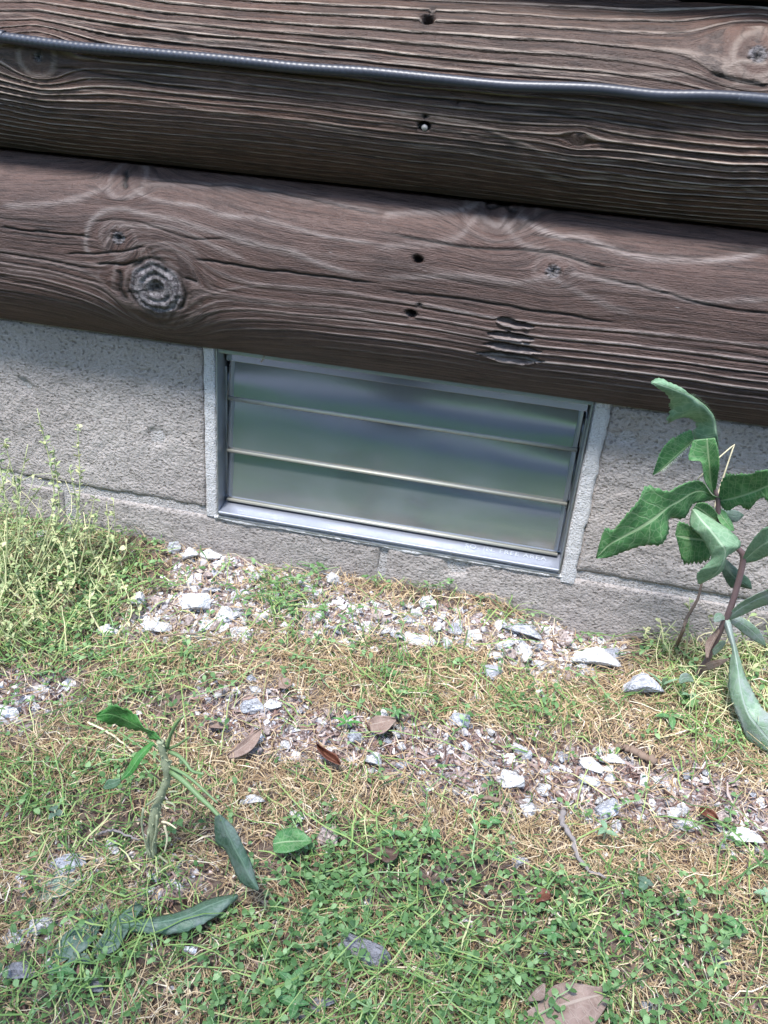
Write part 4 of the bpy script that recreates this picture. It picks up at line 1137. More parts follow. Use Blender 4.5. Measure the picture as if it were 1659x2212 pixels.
ground_leaf('fallen_leaf', Z7([(110, 545), (180, 535), (260, 530), (362, 525)]), Z7([(115, 600), (180, 605), (270, 585), (360, 535)]), Z7([(120, 500), (170, 450), (270, 445), (360, 510)]),
            [0.018, 0.022, 0.020], 0.002, MAT_LETTUCE, 'single oval blue-green leaf resting on the clippings', n=24, cols=4, teeth=0.05, nteeth=10)
ground_leaf('dead_leaf', Z8([(225, 1520), (330, 1460), (450, 1420), (580, 1380), (700, 1350), (745, 1350)]), Z8([(225, 1600), (340, 1640), (470, 1640), (600, 1600), (700, 1470), (745, 1370)]), Z8([(225, 1470), (330, 1410), (420, 1300), (560, 1285), (690, 1305), (742, 1335)]),
            [0.006, 0.012, 0.014, 0.010], 0.003, MAT_DEADLEAF, 'large curled pinkish brown dead leaf at the bottom edge', n=30, cols=5, teeth=0.03, nteeth=7, ripple=0.001)
ground_leaf('dead_leaf', Z8([(275, 1385), (310, 1360), (345, 1325), (372, 1288)]), Z8([(280, 1392), (320, 1388), (370, 1375), (378, 1292)]), Z8([(272, 1380), (300, 1345), (335, 1308), (370, 1285)]),
            [0.014, 0.020, 0.024], 0.0, MAT_DEADLEAF, 'small triangular brown leaf tip above the large dead leaf', n=12, cols=3)
ground_leaf('dead_leaf', ZT([(400, 1300), (460, 1270), (520, 1225), (570, 1175), (600, 1140)]), ZT([(410, 1318), (470, 1308), (540, 1270), (585, 1210), (604, 1145)]), ZT([(395, 1295), (450, 1250), (500, 1200), (560, 1160), (597, 1136)]),
            [0.008, 0.014, 0.014, 0.016], 0.003, MAT_DEADLEAF, 'flat tan dead leaf on the bare soil right of the stub', n=20, cols=4)
ground_leaf('dead_leaf', ZT([(925, 1225), (955, 1265), (985, 1300), (1030, 1330), (1068, 1350)]), ZT([(930, 1260), (960, 1300), (990, 1325), (1030, 1345), (1065, 1358)]), ZT([(925, 1220), (960, 1245), (1000, 1270), (1050, 1300), (1072, 1345)]),
            [0.010, 0.012, 0.012], 0.010, MAT_DEADLEAF_RED, 'curled red-brown shell of a leaf in the stony patch', n=20, cols=4)
ground_leaf('dead_leaf', Z7([(690, 640), (750, 610), (810, 595), (880, 600), (925, 570)]), Z7([(700, 670), (760, 660), (820, 650), (890, 660), (930, 590)]), Z7([(690, 620), (740, 575), (800, 555), (870, 550), (920, 555)]),
            [0.008, 0.014, 0.012], 0.004, MAT_DEADLEAF_DARK, 'dark crumpled brown leaf among green clippings', n=18, cols=4, ripple=0.003)
ground_leaf('dead_leaf', Z8([(320, 800), (345, 780), (375, 765), (405, 775)]), Z8([(325, 825), (350, 815), (380, 812), (406, 800)]), Z8([(325, 775), (345, 745), (370, 738), (402, 755)]),
            [0.014, 0.017, 0.014], 0.002, MAT_DEADLEAF_RED, 'small heart-shaped red-brown leaf in the grass', n=12, cols=3)
ground_leaf('dead_leaf', ZT([(1240, 1120), (1280, 1110), (1330, 1100), (1395, 1085)]), ZT([(1250, 1160), (1300, 1175), (1345, 1155), (1400, 1095)]), ZT([(1240, 1095), (1280, 1065), (1330, 1065), (1392, 1075)]),
            [0.006, 0.014, 0.018], 0.004, MAT_DEADLEAF, 'pale grey folded dead leaf behind the small seedling', n=18, cols=4)
ground_leaf('dead_leaf', Z8([(1265, 285), (1290, 300), (1330, 320), (1372, 345)]), Z8([(1270, 310), (1300, 325), (1335, 345), (1368, 352)]), Z8([(1270, 265), (1300, 270), (1350, 295), (1376, 335)]),
            [0.008, 0.012, 0.010], 0.006, MAT_DEADLEAF_RED, 'glossy red acorn-like husk on pale gravel near the edge', 'husk', n=14, cols=4)
ground_leaf('dead_leaf', ZT([(700, 880), (740, 870), (780, 865)]), ZT([(705, 900), (745, 905), (785, 880)]), ZT([(700, 860), (740, 840), (778, 850)]), [0.006, 0.010, 0.008], 0.003, MAT_DEADLEAF, 'small pinkish dead leaf scrap between straw and gravel', n=12, cols=3)
ground_leaf('dead_leaf', ZT([(290, 1125), (340, 1115), (410, 1130)]), ZT([(295, 1135), (345, 1140), (412, 1140)]), ZT([(290, 1115), (350, 1100), (408, 1118)]), [0.006, 0.012, 0.010], 0.002, MAT_DEADLEAF, 'narrow lavender-grey leaf sliver on the bare patch', n=12, cols=3)

# sticks, catkin, wood chip
def ground_stick(name, px, lifts, r0, r1, mat, label, cat, knob=0):
    P = np.array([on_ground(x, y, l_) for (x, y), l_ in zip(px, np.interp(np.linspace(0, 1, len(px)), np.linspace(0, 1, len(lifts)), lifts))])
    org = P[0].copy(); C_ = catmull(P - org, 26); C_ = C_ + np.random.default_rng(len(label)).normal(0, r0 * 0.25, C_.shape)
    rr = np.linspace(r0, r1, 26) * (1 + knob * np.array([random.uniform(-0.6, 0.6) + (0.7 if i % 2 else -0.7) for i in range(26)]))
    m_ = MB(); m_.tube(C_, list(rr), 8)
    o = link(name, m_.mesh(name, True), mat); o.location = org
    return prop(o, label, cat)


ground_stick('catkin', Z8([(485, 290), (468, 360), (530, 440), (552, 530), (610, 625), (680, 660), (742, 682)]), [0.010, 0.012, 0.012, 0.010], 0.0026, 0.0010, MAT_GREYTWIG, 'curved grey dried catkin hanging off the gravel edge', 'catkin', 0.25)
ground_stick('wood_chip', Z2([(360, 1600), (440, 1630), (540, 1670), (680, 1740)]), [0.006, 0.009, 0.008], 0.0030, 0.0042, MAT_STICK, 'short brown piece of stick under the straw edge', 'stick', 0.35)
ground_stick('twig', ZT([(0, 595), (150, 580), (300, 588), (380, 615)]), [0.012, 0.014, 0.012], 0.0009, 0.0007, MAT_STICK, 'thin dark twig across straw below the white rocks', 'twig', 0.1)
ground_stick('twig', Z6([(520, 250), (600, 290), (700, 350), (790, 430)]), [0.010, 0.014, 0.012], 0.0011, 0.0009, MAT_STRAWSTEM, 'pale dry stalk lying behind the stub leaf', 'stalk', 0.1)
ground_stick('twig', Z6([(570, 915), (660, 890), (740, 915), (830, 950)]), [0.006, 0.014, 0.008], 0.0012, 0.0008, MAT_GREYTWIG, 'forked grey twig reaching the foot of the stub', 'twig', 0.1)
ground_stick('twig', Z6([(620, 1095), (700, 1065), (790, 1030)]), [0.006, 0.010, 0.008], 0.0012, 0.0010, MAT_GREYTWIG, 'short grey twig below the forked one', 'twig', 0.1)
ground_stick('twig', Z8([(0, 210), (80, 225), (160, 250)]), [0.008, 0.011, 0.010], 0.0022, 0.0016, MAT_STICK, 'brown twig stump at the straw edge left of the white stone', 'twig', 0.15)

# ------------------------------------------------------------------ stones
def hull_mesh(name, k, npts=26, flat=0.7, sub=True):
    rng = random.Random(100 + k)
    bm = bmesh.new()
    for _ in range(npts):
        z = rng.uniform(-1, 1); a = rng.uniform(0, 6.283); r = math.sqrt(1 - z * z); q = rng.uniform(0.82, 1.08)
        bm.verts.new((r * math.cos(a) * q, r * math.sin(a) * q * 0.85, z * q * flat))
    bmesh.ops.convex_hull(bm, input=bm.verts[:])
    bmesh.ops.delete(bm, geom=[v for v in bm.verts if not v.link_faces], context='VERTS')
    bmesh.ops.bevel(bm, geom=bm.edges[:], offset=0.035, segments=1, affect='EDGES')
    if sub:
        bmesh.ops.triangulate(bm, faces=bm.faces[:])
        bmesh.ops.subdivide_edges(bm, edges=bm.edges[:], cuts=2, use_grid_fill=True)
        co = np.array([v.co[:] for v in bm.verts])
        d = 0.16 * fbm(co[:, 0] * 3.5 + k * 5, co[:, 1] * 2.5 + co[:, 2] * 2.1, k, 3)
        for v, q in zip(bm.verts, d): v.co *= 1 + q
    me = bpy.data.meshes.new(name); bm.to_mesh(me); bm.free()
    me.polygons.foreach_set('use_smooth', [False] * len(me.polygons))
    return me


NAMED = [  # px, py, half-width px, half-height px, material, label
    (378, 1186, 17, 16, MAT_STONE_GREY, 'small grey stone leaning on the block wall left of the vent'),
    (458, 1194, 22, 15, MAT_STONE, 'white rock against the block wall below the vent corner'),
    (412, 1207, 15, 18, MAT_STONE, 'upright white stone left of the rock by the wall'),
    (425, 1309, 30, 28, MAT_STONE, 'round pitted white rock, uppermost of the cluster by the straw'),
    (484, 1334, 24, 22, MAT_STONE, 'blocky white rock right of the round pitted one'),
    (455, 1352, 27, 15, MAT_STONE, 'flat white slab in front of the rock cluster'),
    (520, 1370, 24, 12, MAT_STONE, 'low pale stone right of the flat white slab'),
    (232, 1369, 24, 16, MAT_STONE, 'white stone half sunk in green clippings'),
    (298, 1306, 14, 22, MAT_STONE, 'narrow white stone standing in the green clippings'),
    (340, 1358, 30, 15, MAT_STONE, 'long low white stone left of the flat slab'),
    (548, 1250, 16, 12, MAT_STONE, 'white pebble under the straw near the wall'),
    (728, 1250, 20, 17, MAT_STONE, 'white angular rock beside straw close to the wall'),
    (924, 1306, 19, 17, MAT_STONE, 'white pointed rock at the end of the straw hump'),
    (880, 1345, 13, 12, MAT_STONE_GREY, 'grey pebble below the pointed white rock'),
    (840, 1370, 17, 10, MAT_STONE, 'white sliver at the top edge of the straw band'),
    (905, 1385, 34, 13, MAT_STONE, 'long flat white stone bordering the straw band'),
    (980, 1362, 18, 16, MAT_STONE_GREY, 'grey angular stone in the middle of the rubble strip'),
    (972, 1397, 17, 18, MAT_STONE, 'white cube-like stone below the grey angular one'),
    (1024, 1378, 20, 16, MAT_STONE, 'white wedge stone right of the grey angular one'),
    (1015, 1400, 14, 9, MAT_STONE, 'small flat white chip under the wedge stone'),
    (1130, 1370, 34, 15, MAT_STONE_GREY, 'long grey stone with shaded underside near the wall'),
    (1090, 1395, 22, 12, MAT_STONE, 'white flake left of the big heap stones'),
    (1125, 1410, 22, 20, MAT_STONE, 'bright white stone at the centre of the rubble heap'),
    (1175, 1440, 26, 13, MAT_STONE, 'pale brick-shaped stone with dark front face'),
    (1216, 1386, 14, 24, MAT_STONE_BROWN, 'upright brownish stone in the rubble by the wall'),
    (1236, 1400, 12, 9, MAT_STONE, 'small white pebble right of the brownish stone'),
    (1285, 1438, 42, 30, MAT_STONE, 'biggest white boulder at the right end of the rubble'),
    (1316, 1418, 22, 18, MAT_STONE_GREY, 'grey-sided rock behind the biggest white boulder'),
    (1294, 1358, 13, 10, MAT_STONE, 'loose white chip close under the block wall'),
    (1075, 1456, 36, 20, MAT_STONE_GREY, 'flat speckled grey stone lying on the straw'),
    (1160, 1478, 12, 10, MAT_STONE, 'white pebble between straw and the rubble heap'),
    (1165, 1502, 12, 11, MAT_STONE, 'lone white pebble lowest below the rubble heap'),
    (1384, 1500, 34, 34, MAT_STONE_GREY, 'rough dark grey rock in straw left of the prickly weed'),
    (992, 1562, 20, 23, MAT_STONE_GREY, 'speckled egg-shaped stone wrapped in stems'),
    (822, 1566, 22, 17, MAT_STONE_BROWN, 'tan stone beside the small seedling'),
    (775, 1600, 24, 18, MAT_STONE_GREY, 'grey stone at the start of the bare stony patch'),
    (545, 1530, 28, 17, MAT_STONE_GREY, 'grey-white stone behind the tan dead leaf'),
    (585, 1528, 18, 15, MAT_STONE, 'white stone at the left start of the bare patch'),
    (805, 1650, 16, 20, MAT_STONE, 'upright pale stone below the seedling'),
    (870, 1655, 15, 10, MAT_STONE_GREY, 'small grey stone in the bare patch middle'),
    (1095, 1690, 31, 24, MAT_STONE, 'large smooth whitish stone in the bare stony patch'),
    (1150, 1752, 27, 22, MAT_STONE, 'knobbly white stone at the lower straw border'),
    (1172, 1712, 15, 11, MAT_STONE, 'white chip between the two large pale stones'),
    (1270, 1655, 28, 16, MAT_STONE, 'bright white stone under the short brown stick'),
    (1322, 1648, 24, 14, MAT_STONE, 'white stone touching the short brown stick'),
    (1272, 1690, 22, 14, MAT_STONE, 'oblong bluish white stone in the gravel'),
    (1415, 1690, 18, 12, MAT_STONE, 'white slanted stone in the upper right gravel'),
    (1466, 1757, 30, 12, MAT_STONE, 'long white stone near the red husk'),
    (1486, 1786, 26, 12, MAT_STONE, 'flat white stone just below the long one'),
    (1555, 1770, 24, 16, MAT_STONE_BROWN, 'pinkish stone beside the red husk'),
    (1600, 1815, 36, 20, MAT_STONE, 'whitest large stone at the right picture edge'),
    (1310, 1755, 26, 26, MAT_STONE_GREY, 'grey triangular slab at the lower gravel border'),
    (140, 1873, 42, 20, MAT_STONE_GREY, 'flat lavender grey stone in the lawn left of the stub'),
    (100, 2003, 32, 22, MAT_STONE, 'pale mottled stone at the left above the dark patch'),
    (40, 2030, 30, 18, MAT_STONE, 'dull white stone at the left picture edge'),
    (242, 1832, 20, 14, MAT_STONE, 'whitish stone just left of the stub foot'),
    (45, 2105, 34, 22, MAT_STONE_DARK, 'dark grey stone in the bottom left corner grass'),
    (18, 1542, 26, 17, MAT_STONE, 'white stone at the left edge by red-brown soil'),
    (75, 1530, 14, 11, MAT_STONE, 'small white stone near the left edge soil'),
    (270, 1560, 26, 15, MAT_STONE, 'pale stone hidden behind the stub leaf tip'),
    (708, 1812, 26, 26, MAT_STONE_BROWN, 'jagged pinkish white stone next to the oval leaf'),
    (640, 1762, 18, 9, MAT_STONE, 'white chip in the straw left of the jagged stone'),
    (545, 1735, 22, 14, MAT_STONE, 'white pebble in straw right of the stub'),
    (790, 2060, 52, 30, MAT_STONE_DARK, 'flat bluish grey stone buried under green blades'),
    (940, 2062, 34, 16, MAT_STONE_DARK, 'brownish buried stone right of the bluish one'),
    (1125, 1865, 20, 15, MAT_STONE_GREY, 'small grey stone in lush grass below the straw'),
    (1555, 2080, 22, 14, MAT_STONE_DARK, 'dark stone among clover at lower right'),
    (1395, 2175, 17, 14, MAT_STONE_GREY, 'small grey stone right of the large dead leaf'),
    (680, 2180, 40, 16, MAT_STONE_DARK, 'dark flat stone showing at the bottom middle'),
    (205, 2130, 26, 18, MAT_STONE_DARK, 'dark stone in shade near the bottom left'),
]
HULLS = [hull_mesh('stone_%d' % k, k, 10 + k, 0.72) for k in range(6)]
HSTONE = {}


def stone(px, py, hw, hh, mat, label, k, group=None, name='stone', lift=0.0):
    p = on_ground(px, py + hh * 0.25, lift)
    _, dep = to_px(p); m_ = float(dep[0]) / FOC
    key = (k % 6, mat.name)
    if key not in HSTONE:
        me = HULLS[k % 6].copy(); me.materials.clear(); me.materials.append(mat); HSTONE[key] = me
    o = link(name, HSTONE[key])
    rx = hw * m_ * 1.38; rz = hh * m_ * 1.40
    o.scale = (rx, max(rx * 0.6, rz * 0.85), rz * 1.05)
    y = p[1]
    if y + o.scale[1] * 0.8 > -0.004: y = -0.004 - o.scale[1] * 0.8
    o.location = (p[0], y, float(gz(p[0], y)) + rz * 0.42 + lift)
    o.rotation_euler = (random.uniform(-0.25, 0.25), random.uniform(-0.3, 0.3), random.uniform(-0.5, 0.5))
    return prop(o, label, 'stone', group)


for i, (px, py, hw, hh, mat, lab) in enumerate(NAMED):
    stone(px, py, hw, hh, mat, lab, i * 5 + 1)
# the many small fragments one cannot tell apart
SM = [hull_mesh('chip_%d' % k, 40 + k, 12, 0.6, False) for k in range(6)]
SMM = []
for k, me in enumerate(SM):
    for mat in (MAT_STONE, MAT_STONE, MAT_STONE_GREY, MAT_STONE_BROWN):
        q = me.copy(); q.materials.clear(); q.materials.append(mat); SMM.append(q)
def bbox(poly): a = np.array(poly); return a[:, 0].min(), a[:, 0].max(), a[:, 1].min(), a[:, 1].max()
USED = set()
NP_ = np.array([(q[0], q[1]) for q in NAMED], float)
def chip_label(px, py, tone, s):
    """colour, and where it lies next to the nearest of the larger stones"""
    k = int(np.argmin(np.hypot(NP_[:, 0] - px, NP_[:, 1] - py)))
    dx, dy = px - NP_[k, 0], py - NP_[k, 1]
    side = ('right of' if dx > 0 else 'left of') if abs(dx) > abs(dy) else ('below' if dy > 0 else 'above')
    ref = ' '.join(NAMED[k][5].split()[:9])
    while ref.split()[-1] in ('the', 'of', 'in', 'a', 'on', 'at', 'by', 'with', 'and', 'to', 'left', 'right', 'just', 'one', 'near', 'picture', 'block', 'below', 'under', 'close', 'beside', 'from', 'green', 'white', 'bare'): ref = ' '.join(ref.split()[:-1])
    return '%s %s chip %s the %s' % ('tiny' if s < 0.0042 else 'small', tone, side, ref)
def scatter_stones(polys, n, group, smin, smax):
    rng = random.Random(len(group)); got = 0; tries = 0
    while got < n and tries < n * 60:
        tries += 1
        poly = rng.choice(polys); x0, x1, y0, y1 = bbox(poly)
        px, py = rng.uniform(max(x0, 0), min(x1, 1655)), rng.uniform(y0, y1)
        if not inpoly(np.array([px]), np.array([py]), poly)[0]: continue
        p = on_ground(px, py)
        if p[1] > -0.012: continue
        s = smin + (smax - smin) * rng.random() ** 1.5
        me = rng.choice(SMM)
        tone = {'limestone': 'white', 'grey_limestone': 'grey', 'brown_stone': 'brownish'}[me.materials[0].name]
        lab = chip_label(px, py, tone, s)
        if lab in USED: continue
        USED.add(lab)
        o = link('stone_chip', me); o.location = (p[0], min(p[1], -0.006 - s), float(gz(p[0], p[1])) + s * 0.55)
        o.scale = (s * rng.uniform(0.9, 1.5), s * rng.uniform(0.8, 1.2), s * rng.uniform(0.7, 1.1))
        o.rotation_euler = (rng.uniform(-0.4, 0.4), rng.uniform(-0.4, 0.4), rng.uniform(0, 6.28))
        prop(o, lab, 'stone', group); got += 1
scatter_stones([BARE_A[0], BARE_A[1], BARE_A[1]], 130, 'stone chips along the block wall', 0.0030, 0.0090)
scatter_stones([BARE_B[0]], 130, 'stone chips in the bare strip', 0.0028, 0.0085)
scatter_stones([BARE_B[1], BARE_B[2]], 26, 'stone chips in the lawn', 0.0026, 0.0065)


# ------------------------------------------------------------------ loose cover on the ground
def ground_points(n, x0=-0.5, x1=1.0, y0=-0.78, y1=-0.004, rng=RNG):
    x = rng.uniform(x0, x1, n); y = rng.uniform(y0, y1, n)
    P = np.stack([x, y, gz(x, y)], 1)
    px, d = to_px(P)
    keep = (px[:, 0] > -170) & (px[:, 0] < PW + 170) & (px[:, 1] > 900) & (px[:, 1] < PH + 260) & (d > 0.1)
    return P[keep]


def strips(P, ang, L, W, curve, lift, rise, nseg=4, taper=0.5, rng=RNG, wobk=0.035):
    n = len(P); t = np.linspace(-0.5, 0.5, nseg + 1)
    dx, dy = np.cos(ang), np.sin(ang)
    tt = t[None, :]; c = curve[:, None] * L[:, None] * (tt * tt - 0.1) * 2
    wob = (rng.normal(0, wobk, (n, nseg + 1))) * L[:, None]
    X = P[:, 0, None] + dx[:, None] * L[:, None] * tt - dy[:, None] * (c + wob)
    Y = P[:, 1, None] + dy[:, None] * L[:, None] * tt + dx[:, None] * (c + wob)
    Y = np.minimum(Y, -0.003)
    Z = gz(X, Y) + lift[:, None] + rise[:, None] * (tt + 0.5) * L[:, None] + (0.25 - tt * tt) * L[:, None] * 0.10 + rng.normal(0, 0.0012, (n, nseg + 1))
    Cn = np.stack([X, Y, Z], 2)
    roll = rng.uniform(-0.9, 0.9, n)
    wv = np.stack([-dy * np.cos(roll), dx * np.cos(roll), np.sin(roll)], 1)[:, None, :] * (W[:, None] * (1 - taper * np.abs(tt * 2) ** 1.5))[..., None] * 0.5
    V = np.stack([Cn - wv, Cn + wv], 2).reshape(-1, 3)            # n,(nseg+1),2,3
    base = (np.arange(n) * (nseg + 1) * 2)[:, None] + np.arange(nseg)[None, :] * 2
    F = np.stack([base, base + 1, base + 3, base + 2], 2).reshape(-1, 4)
    return V, F, Cn


def stuff(name, V, F, tint, mat, label, smooth=False):
    o = link(name, mesh_np(name, V, F, smooth, {'tint': tint}), mat)
    return prop(o, label, None, None, 'stuff')


# straw: dry tan stems
P = ground_points(190000)
ba, bb, st, gr, lo = zones(P)
pn = vnoise(P[:, 0] * 14, P[:, 1] * 14, 4) + 0.5
prob = np.where(st, 0.95, 0.16); prob = np.where(ba, 0.20, prob); prob = np.where(bb, 0.15, prob); prob = np.where(gr & ~st, 0.26, prob); prob = np.where(lo, 0.16 + 0.40 * (pn > 0.52), prob)
P = P[RNG.random(len(P)) < prob * 0.62]; n = len(P)
L = RNG.uniform(0.010, 0.036, n) * np.where(RNG.random(n) < 0.15, 1.8, 1.0)
V, F, _ = strips(P, RNG.uniform(0, 6.28, n), L, RNG.uniform(0.0005, 0.0010, n), RNG.normal(0, 0.5, n), RNG.uniform(0.0005, 0.010, n), RNG.normal(0, 0.10, n))
stuff('straw_litter', V, F, np.repeat(np.clip(RNG.normal(0.46, 0.25, n), 0, 1), 10), MAT_STRAW, 'dry tan straw clippings spread over the soil')

# green cut stems and blades
P = ground_points(60000)
ba, bb, st, gr, lo = zones(P)
pn = fbm(P[:, 0] * 11 + 4, P[:, 1] * 11, 2, 3)
prob = np.where(st, 0.24, 0.35); prob = np.where(ba, 0.07, prob); prob = np.where(bb, 0.05, prob); prob = np.where(gr, 0.85, prob); prob = np.where(lo, np.clip(0.55 + 2.0 * pn, 0.06, 1), prob)
P = P[RNG.random(len(P)) < prob * 0.62]; n = len(P)
lowp = to_px(P)[0][:, 1] > 1700
L = RNG.uniform(0.010, 0.036, n) * np.where(RNG.random(n) < 0.12, 2.0, 1.0)
V, F, _ = strips(P, RNG.uniform(0, 6.28, n), L, RNG.uniform(0.0007, 0.0016, n), RNG.normal(0, 0.22, n), RNG.uniform(0.001, 0.014, n), RNG.normal(0.02, 0.16, n))
stuff('grass_clippings', V, F, np.repeat(np.clip(RNG.normal(0.42, 0.27, n), 0, 1), 10), MAT_GRASS, 'green cut grass and weed stems strewn over the ground')

# long thin stems lying across the lower grass
P = ground_points(9000)
ba, bb, st, gr, lo = zones(P)
pn = fbm(P[:, 0] * 6 + 2, P[:, 1] * 6 + 3, 3, 2)
P = P[RNG.random(len(P)) < np.where(lo, np.clip(0.22 + 0.9 * pn, 0.02, 1), np.where(gr, 0.12, np.where(st, 0.05, 0.03)))]; n = len(P)
V, F, _ = strips(P, RNG.uniform(0, 6.28, n), RNG.uniform(0.05, 0.14, n), RNG.uniform(0.0006, 0.0011, n), RNG.normal(0, 0.10, n), RNG.uniform(0.006, 0.018, n), RNG.normal(0.0, 0.10, n), 6, 0.3, wobk=0.006)
stuff('cut_stems', V, F, np.repeat(np.clip(RNG.normal(0.55, 0.2, n), 0, 1), 14), MAT_GRASS, 'long thin pale green cut stems criss-crossing the grass')

# creeping weeds: stems with paired oval leaves
P = ground_points(9000)
ba, bb, st, gr, lo = zones(P)
pn = fbm(P[:, 0] * 8 + 1, P[:, 1] * 8 + 9, 5, 3)
prob = np.where(st, 0.05, 0.12); prob = np.where(ba | bb, 0.03, prob); prob = np.where(gr, 0.22, prob); prob = np.where(lo, np.clip(0.17 + 1.0 * pn, 0.02, 1), prob)
P = P[RNG.random(len(P)) < prob]; n = len(P)
NS = 7
ang = RNG.uniform(0, 6.28, n); L = RNG.uniform(0.03, 0.085, n)
V, F, Cn = strips(P, ang, L, RNG.uniform(0.0008, 0.0012, n), RNG.normal(0, 0.4, n), RNG.uniform(0.004, 0.012, n), RNG.normal(0.06, 0.12, n), NS, 0.2)
t_st = np.repeat(np.clip(RNG.normal(0.75, 0.15, n), 0, 1), (NS + 1) * 2)
LP = np.array([[0, 0], [0.3, -0.3], [0.3, 0.3], [0.68, -0.26], [0.68, 0.26], [1, 0]])
def leafcloud(base, ang, size, tilt, lean, rng=RNG, wide=1.0):
    n = len(base)
    d = np.stack([np.cos(ang), np.sin(ang), tilt], 1); d /= np.linalg.norm(d, axis=1)[:, None]
    s = np.stack([-np.sin(ang), np.cos(ang), lean], 1)
    cup = np.abs(LP[:, 1])[None, :, None] * np.array([0, 0, 0.45])[None, None, :]
    V = base[:, None, :] + size[:, None, None] * (d[:, None, :] * LP[None, :, 0, None] + s[:, None, :] * LP[None, :, 1, None] * wide + cup)
    b = (np.arange(n) * 6)[:, None]
    T3 = np.concatenate([b + np.array([[0, 1, 2]]), b + np.array([[3, 5, 4]])], 0)
    Q4 = b + np.array([[1, 3, 4, 2]])
    return V.reshape(-1, 3), T3, Q4
bs, an, sz = [], [], []
for j in range(1, NS + 1):
    for sgn in (-1, 1):
        m_ = RNG.random(n) < 0.72
        bs.append(Cn[m_, j]); an.append(ang[m_] + sgn * RNG.uniform(0.7, 1.5, m_.sum()) + RNG.normal(0, 0.2, m_.sum())); sz.append(RNG.uniform(0.0035, 0.0085, m_.sum()) * (1.0 if j > 2 else 0.8))
bs = np.vstack(bs); an = np.concatenate(an); sz = np.concatenate(sz)
# stray single leaves
P2 = ground_points(26000); ba, bb, st, gr, lo = zones(P2)
pr = np.where(lo, 0.13, np.where(gr, 0.22, np.where(st, 0.06, 0.04)))
P2 = P2[RNG.random(len(P2)) < pr]; P2[:, 2] += RNG.uniform(0.002, 0.012, len(P2))
bs = np.vstack([bs, P2]); an = np.concatenate([an, RNG.uniform(0, 6.28, len(P2))]); sz = np.concatenate([sz, RNG.uniform(0.003, 0.0075, len(P2))])
bs[:, 1] = np.minimum(bs[:, 1], -0.010)
LV, T3, Q4 = leafcloud(bs, an, sz, RNG.normal(0.15, 0.3, len(bs)), RNG.normal(0, 0.3, len(bs)))
t_lf = np.repeat(np.clip(RNG.normal(0.5, 0.25, len(bs)), 0, 1), 6)
VV = np.vstack([V, LV]); k0 = len(V)
o = link('creeping_weeds', mesh_np('creeping_weeds', VV, [F, T3 + k0, Q4 + k0], False, {'tint': np.concatenate([t_st, t_lf])}), MAT_SMALLLEAF)
prop(o, 'low creeping chickweed with small oval leaves', None, None, 'stuff')

# crumbs: tan bud scales and bark bits
P = ground_points(90000)
ba, bb, st, gr, lo = zones(P)
prob = np.where(lo, 0.30, 0.18); prob = np.where(bb, 0.9, prob); prob = np.where(st, 0.25, prob); prob = np.where(ba, 0.25, prob)
sel = RNG.random(len(P)) < prob * 0.55
bbs = bb[sel]; P = P[sel]; n = len(P)
L = RNG.uniform(0.003, 0.012, n) * np.where(bbs, 1.5, 1.0)
V, F, _ = strips(P, RNG.uniform(0, 6.28, n), L, RNG.uniform(0.0008, 0.0026, n), RNG.normal(0, 0.3, n), RNG.uniform(0.0003, 0.005, n), RNG.normal(0, 0.2, n), 2, 0.3)
stuff('bark_litter', V, F, np.repeat(np.clip(RNG.normal(0.38, 0.28, n), 0, 1), 6), MAT_MULCH, 'brown bark crumbs and leaf scraps on the soil')
P = ground_points(60000); ba, bb, st, gr, lo = zones(P)
P = P[RNG.random(len(P)) < np.where(lo, 0.34, np.where(st, 0.3, np.where(gr, 0.2, 0.05)))]; n = len(P)
V, F, _ = strips(P, RNG.uniform(0, 6.28, n), RNG.uniform(0.002, 0.0055, n), RNG.uniform(0.0010, 0.0022, n), RNG.normal(0, 0.3, n), RNG.uniform(0.001, 0.010, n), RNG.normal(0, 0.25, n), 2, 0.5)
stuff('bud_scale_litter', V, F, np.repeat(np.clip(RNG.normal(0.5, 0.22, n), 0, 1), 6), MAT_STRAW, 'tiny orange tan bud scales sprinkled in the grass')

# grit
P = ground_points(70000); ba, bb, st, gr, lo = zones(P)
P = P[RNG.random(len(P)) < np.where(ba, 0.80, np.where(bb, 0.36, np.where(st, 0.07, 0.03)))]; n = len(P)
O8 = np.array([[1, 0, 0], [-1, 0, 0], [0, 1, 0], [0, -1, 0], [0, 0, 1], [0, 0, -1.0]])
OF = np.array([[0, 2, 4], [2, 1, 4], [1, 3, 4], [3, 0, 4], [2, 0, 5], [1, 2, 5], [3, 1, 5], [0, 3, 5]])
sz = 0.0008 + 0.0030 * RNG.random(n) ** 2.5
rot = RNG.uniform(0, 6.28, n)
j8 = O8[None] * RNG.uniform(0.6, 1.3, (n, 6, 1)) + RNG.normal(0, 0.22, (n, 6, 3))
cx = j8[..., 0] * np.cos(rot)[:, None] - j8[..., 1] * np.sin(rot)[:, None]; cy = j8[..., 0] * np.sin(rot)[:, None] + j8[..., 1] * np.cos(rot)[:, None]
V = np.stack([cx, cy, j8[..., 2] * 0.75], 2) * sz[:, None, None] + P[:, None, :] + np.array([0, 0, 0.0006])
V[..., 1] = np.minimum(V[..., 1], -0.002)
F = (np.arange(n) * 6)[:, None, None] + OF[None]
stuff('gravel', V.reshape(-1, 3), F.reshape(-1, 3), np.repeat(np.clip(RNG.normal(0.46, 0.28, n), 0, 1), 6), MAT_GRIT, 'fine pale limestone grit between the stones')

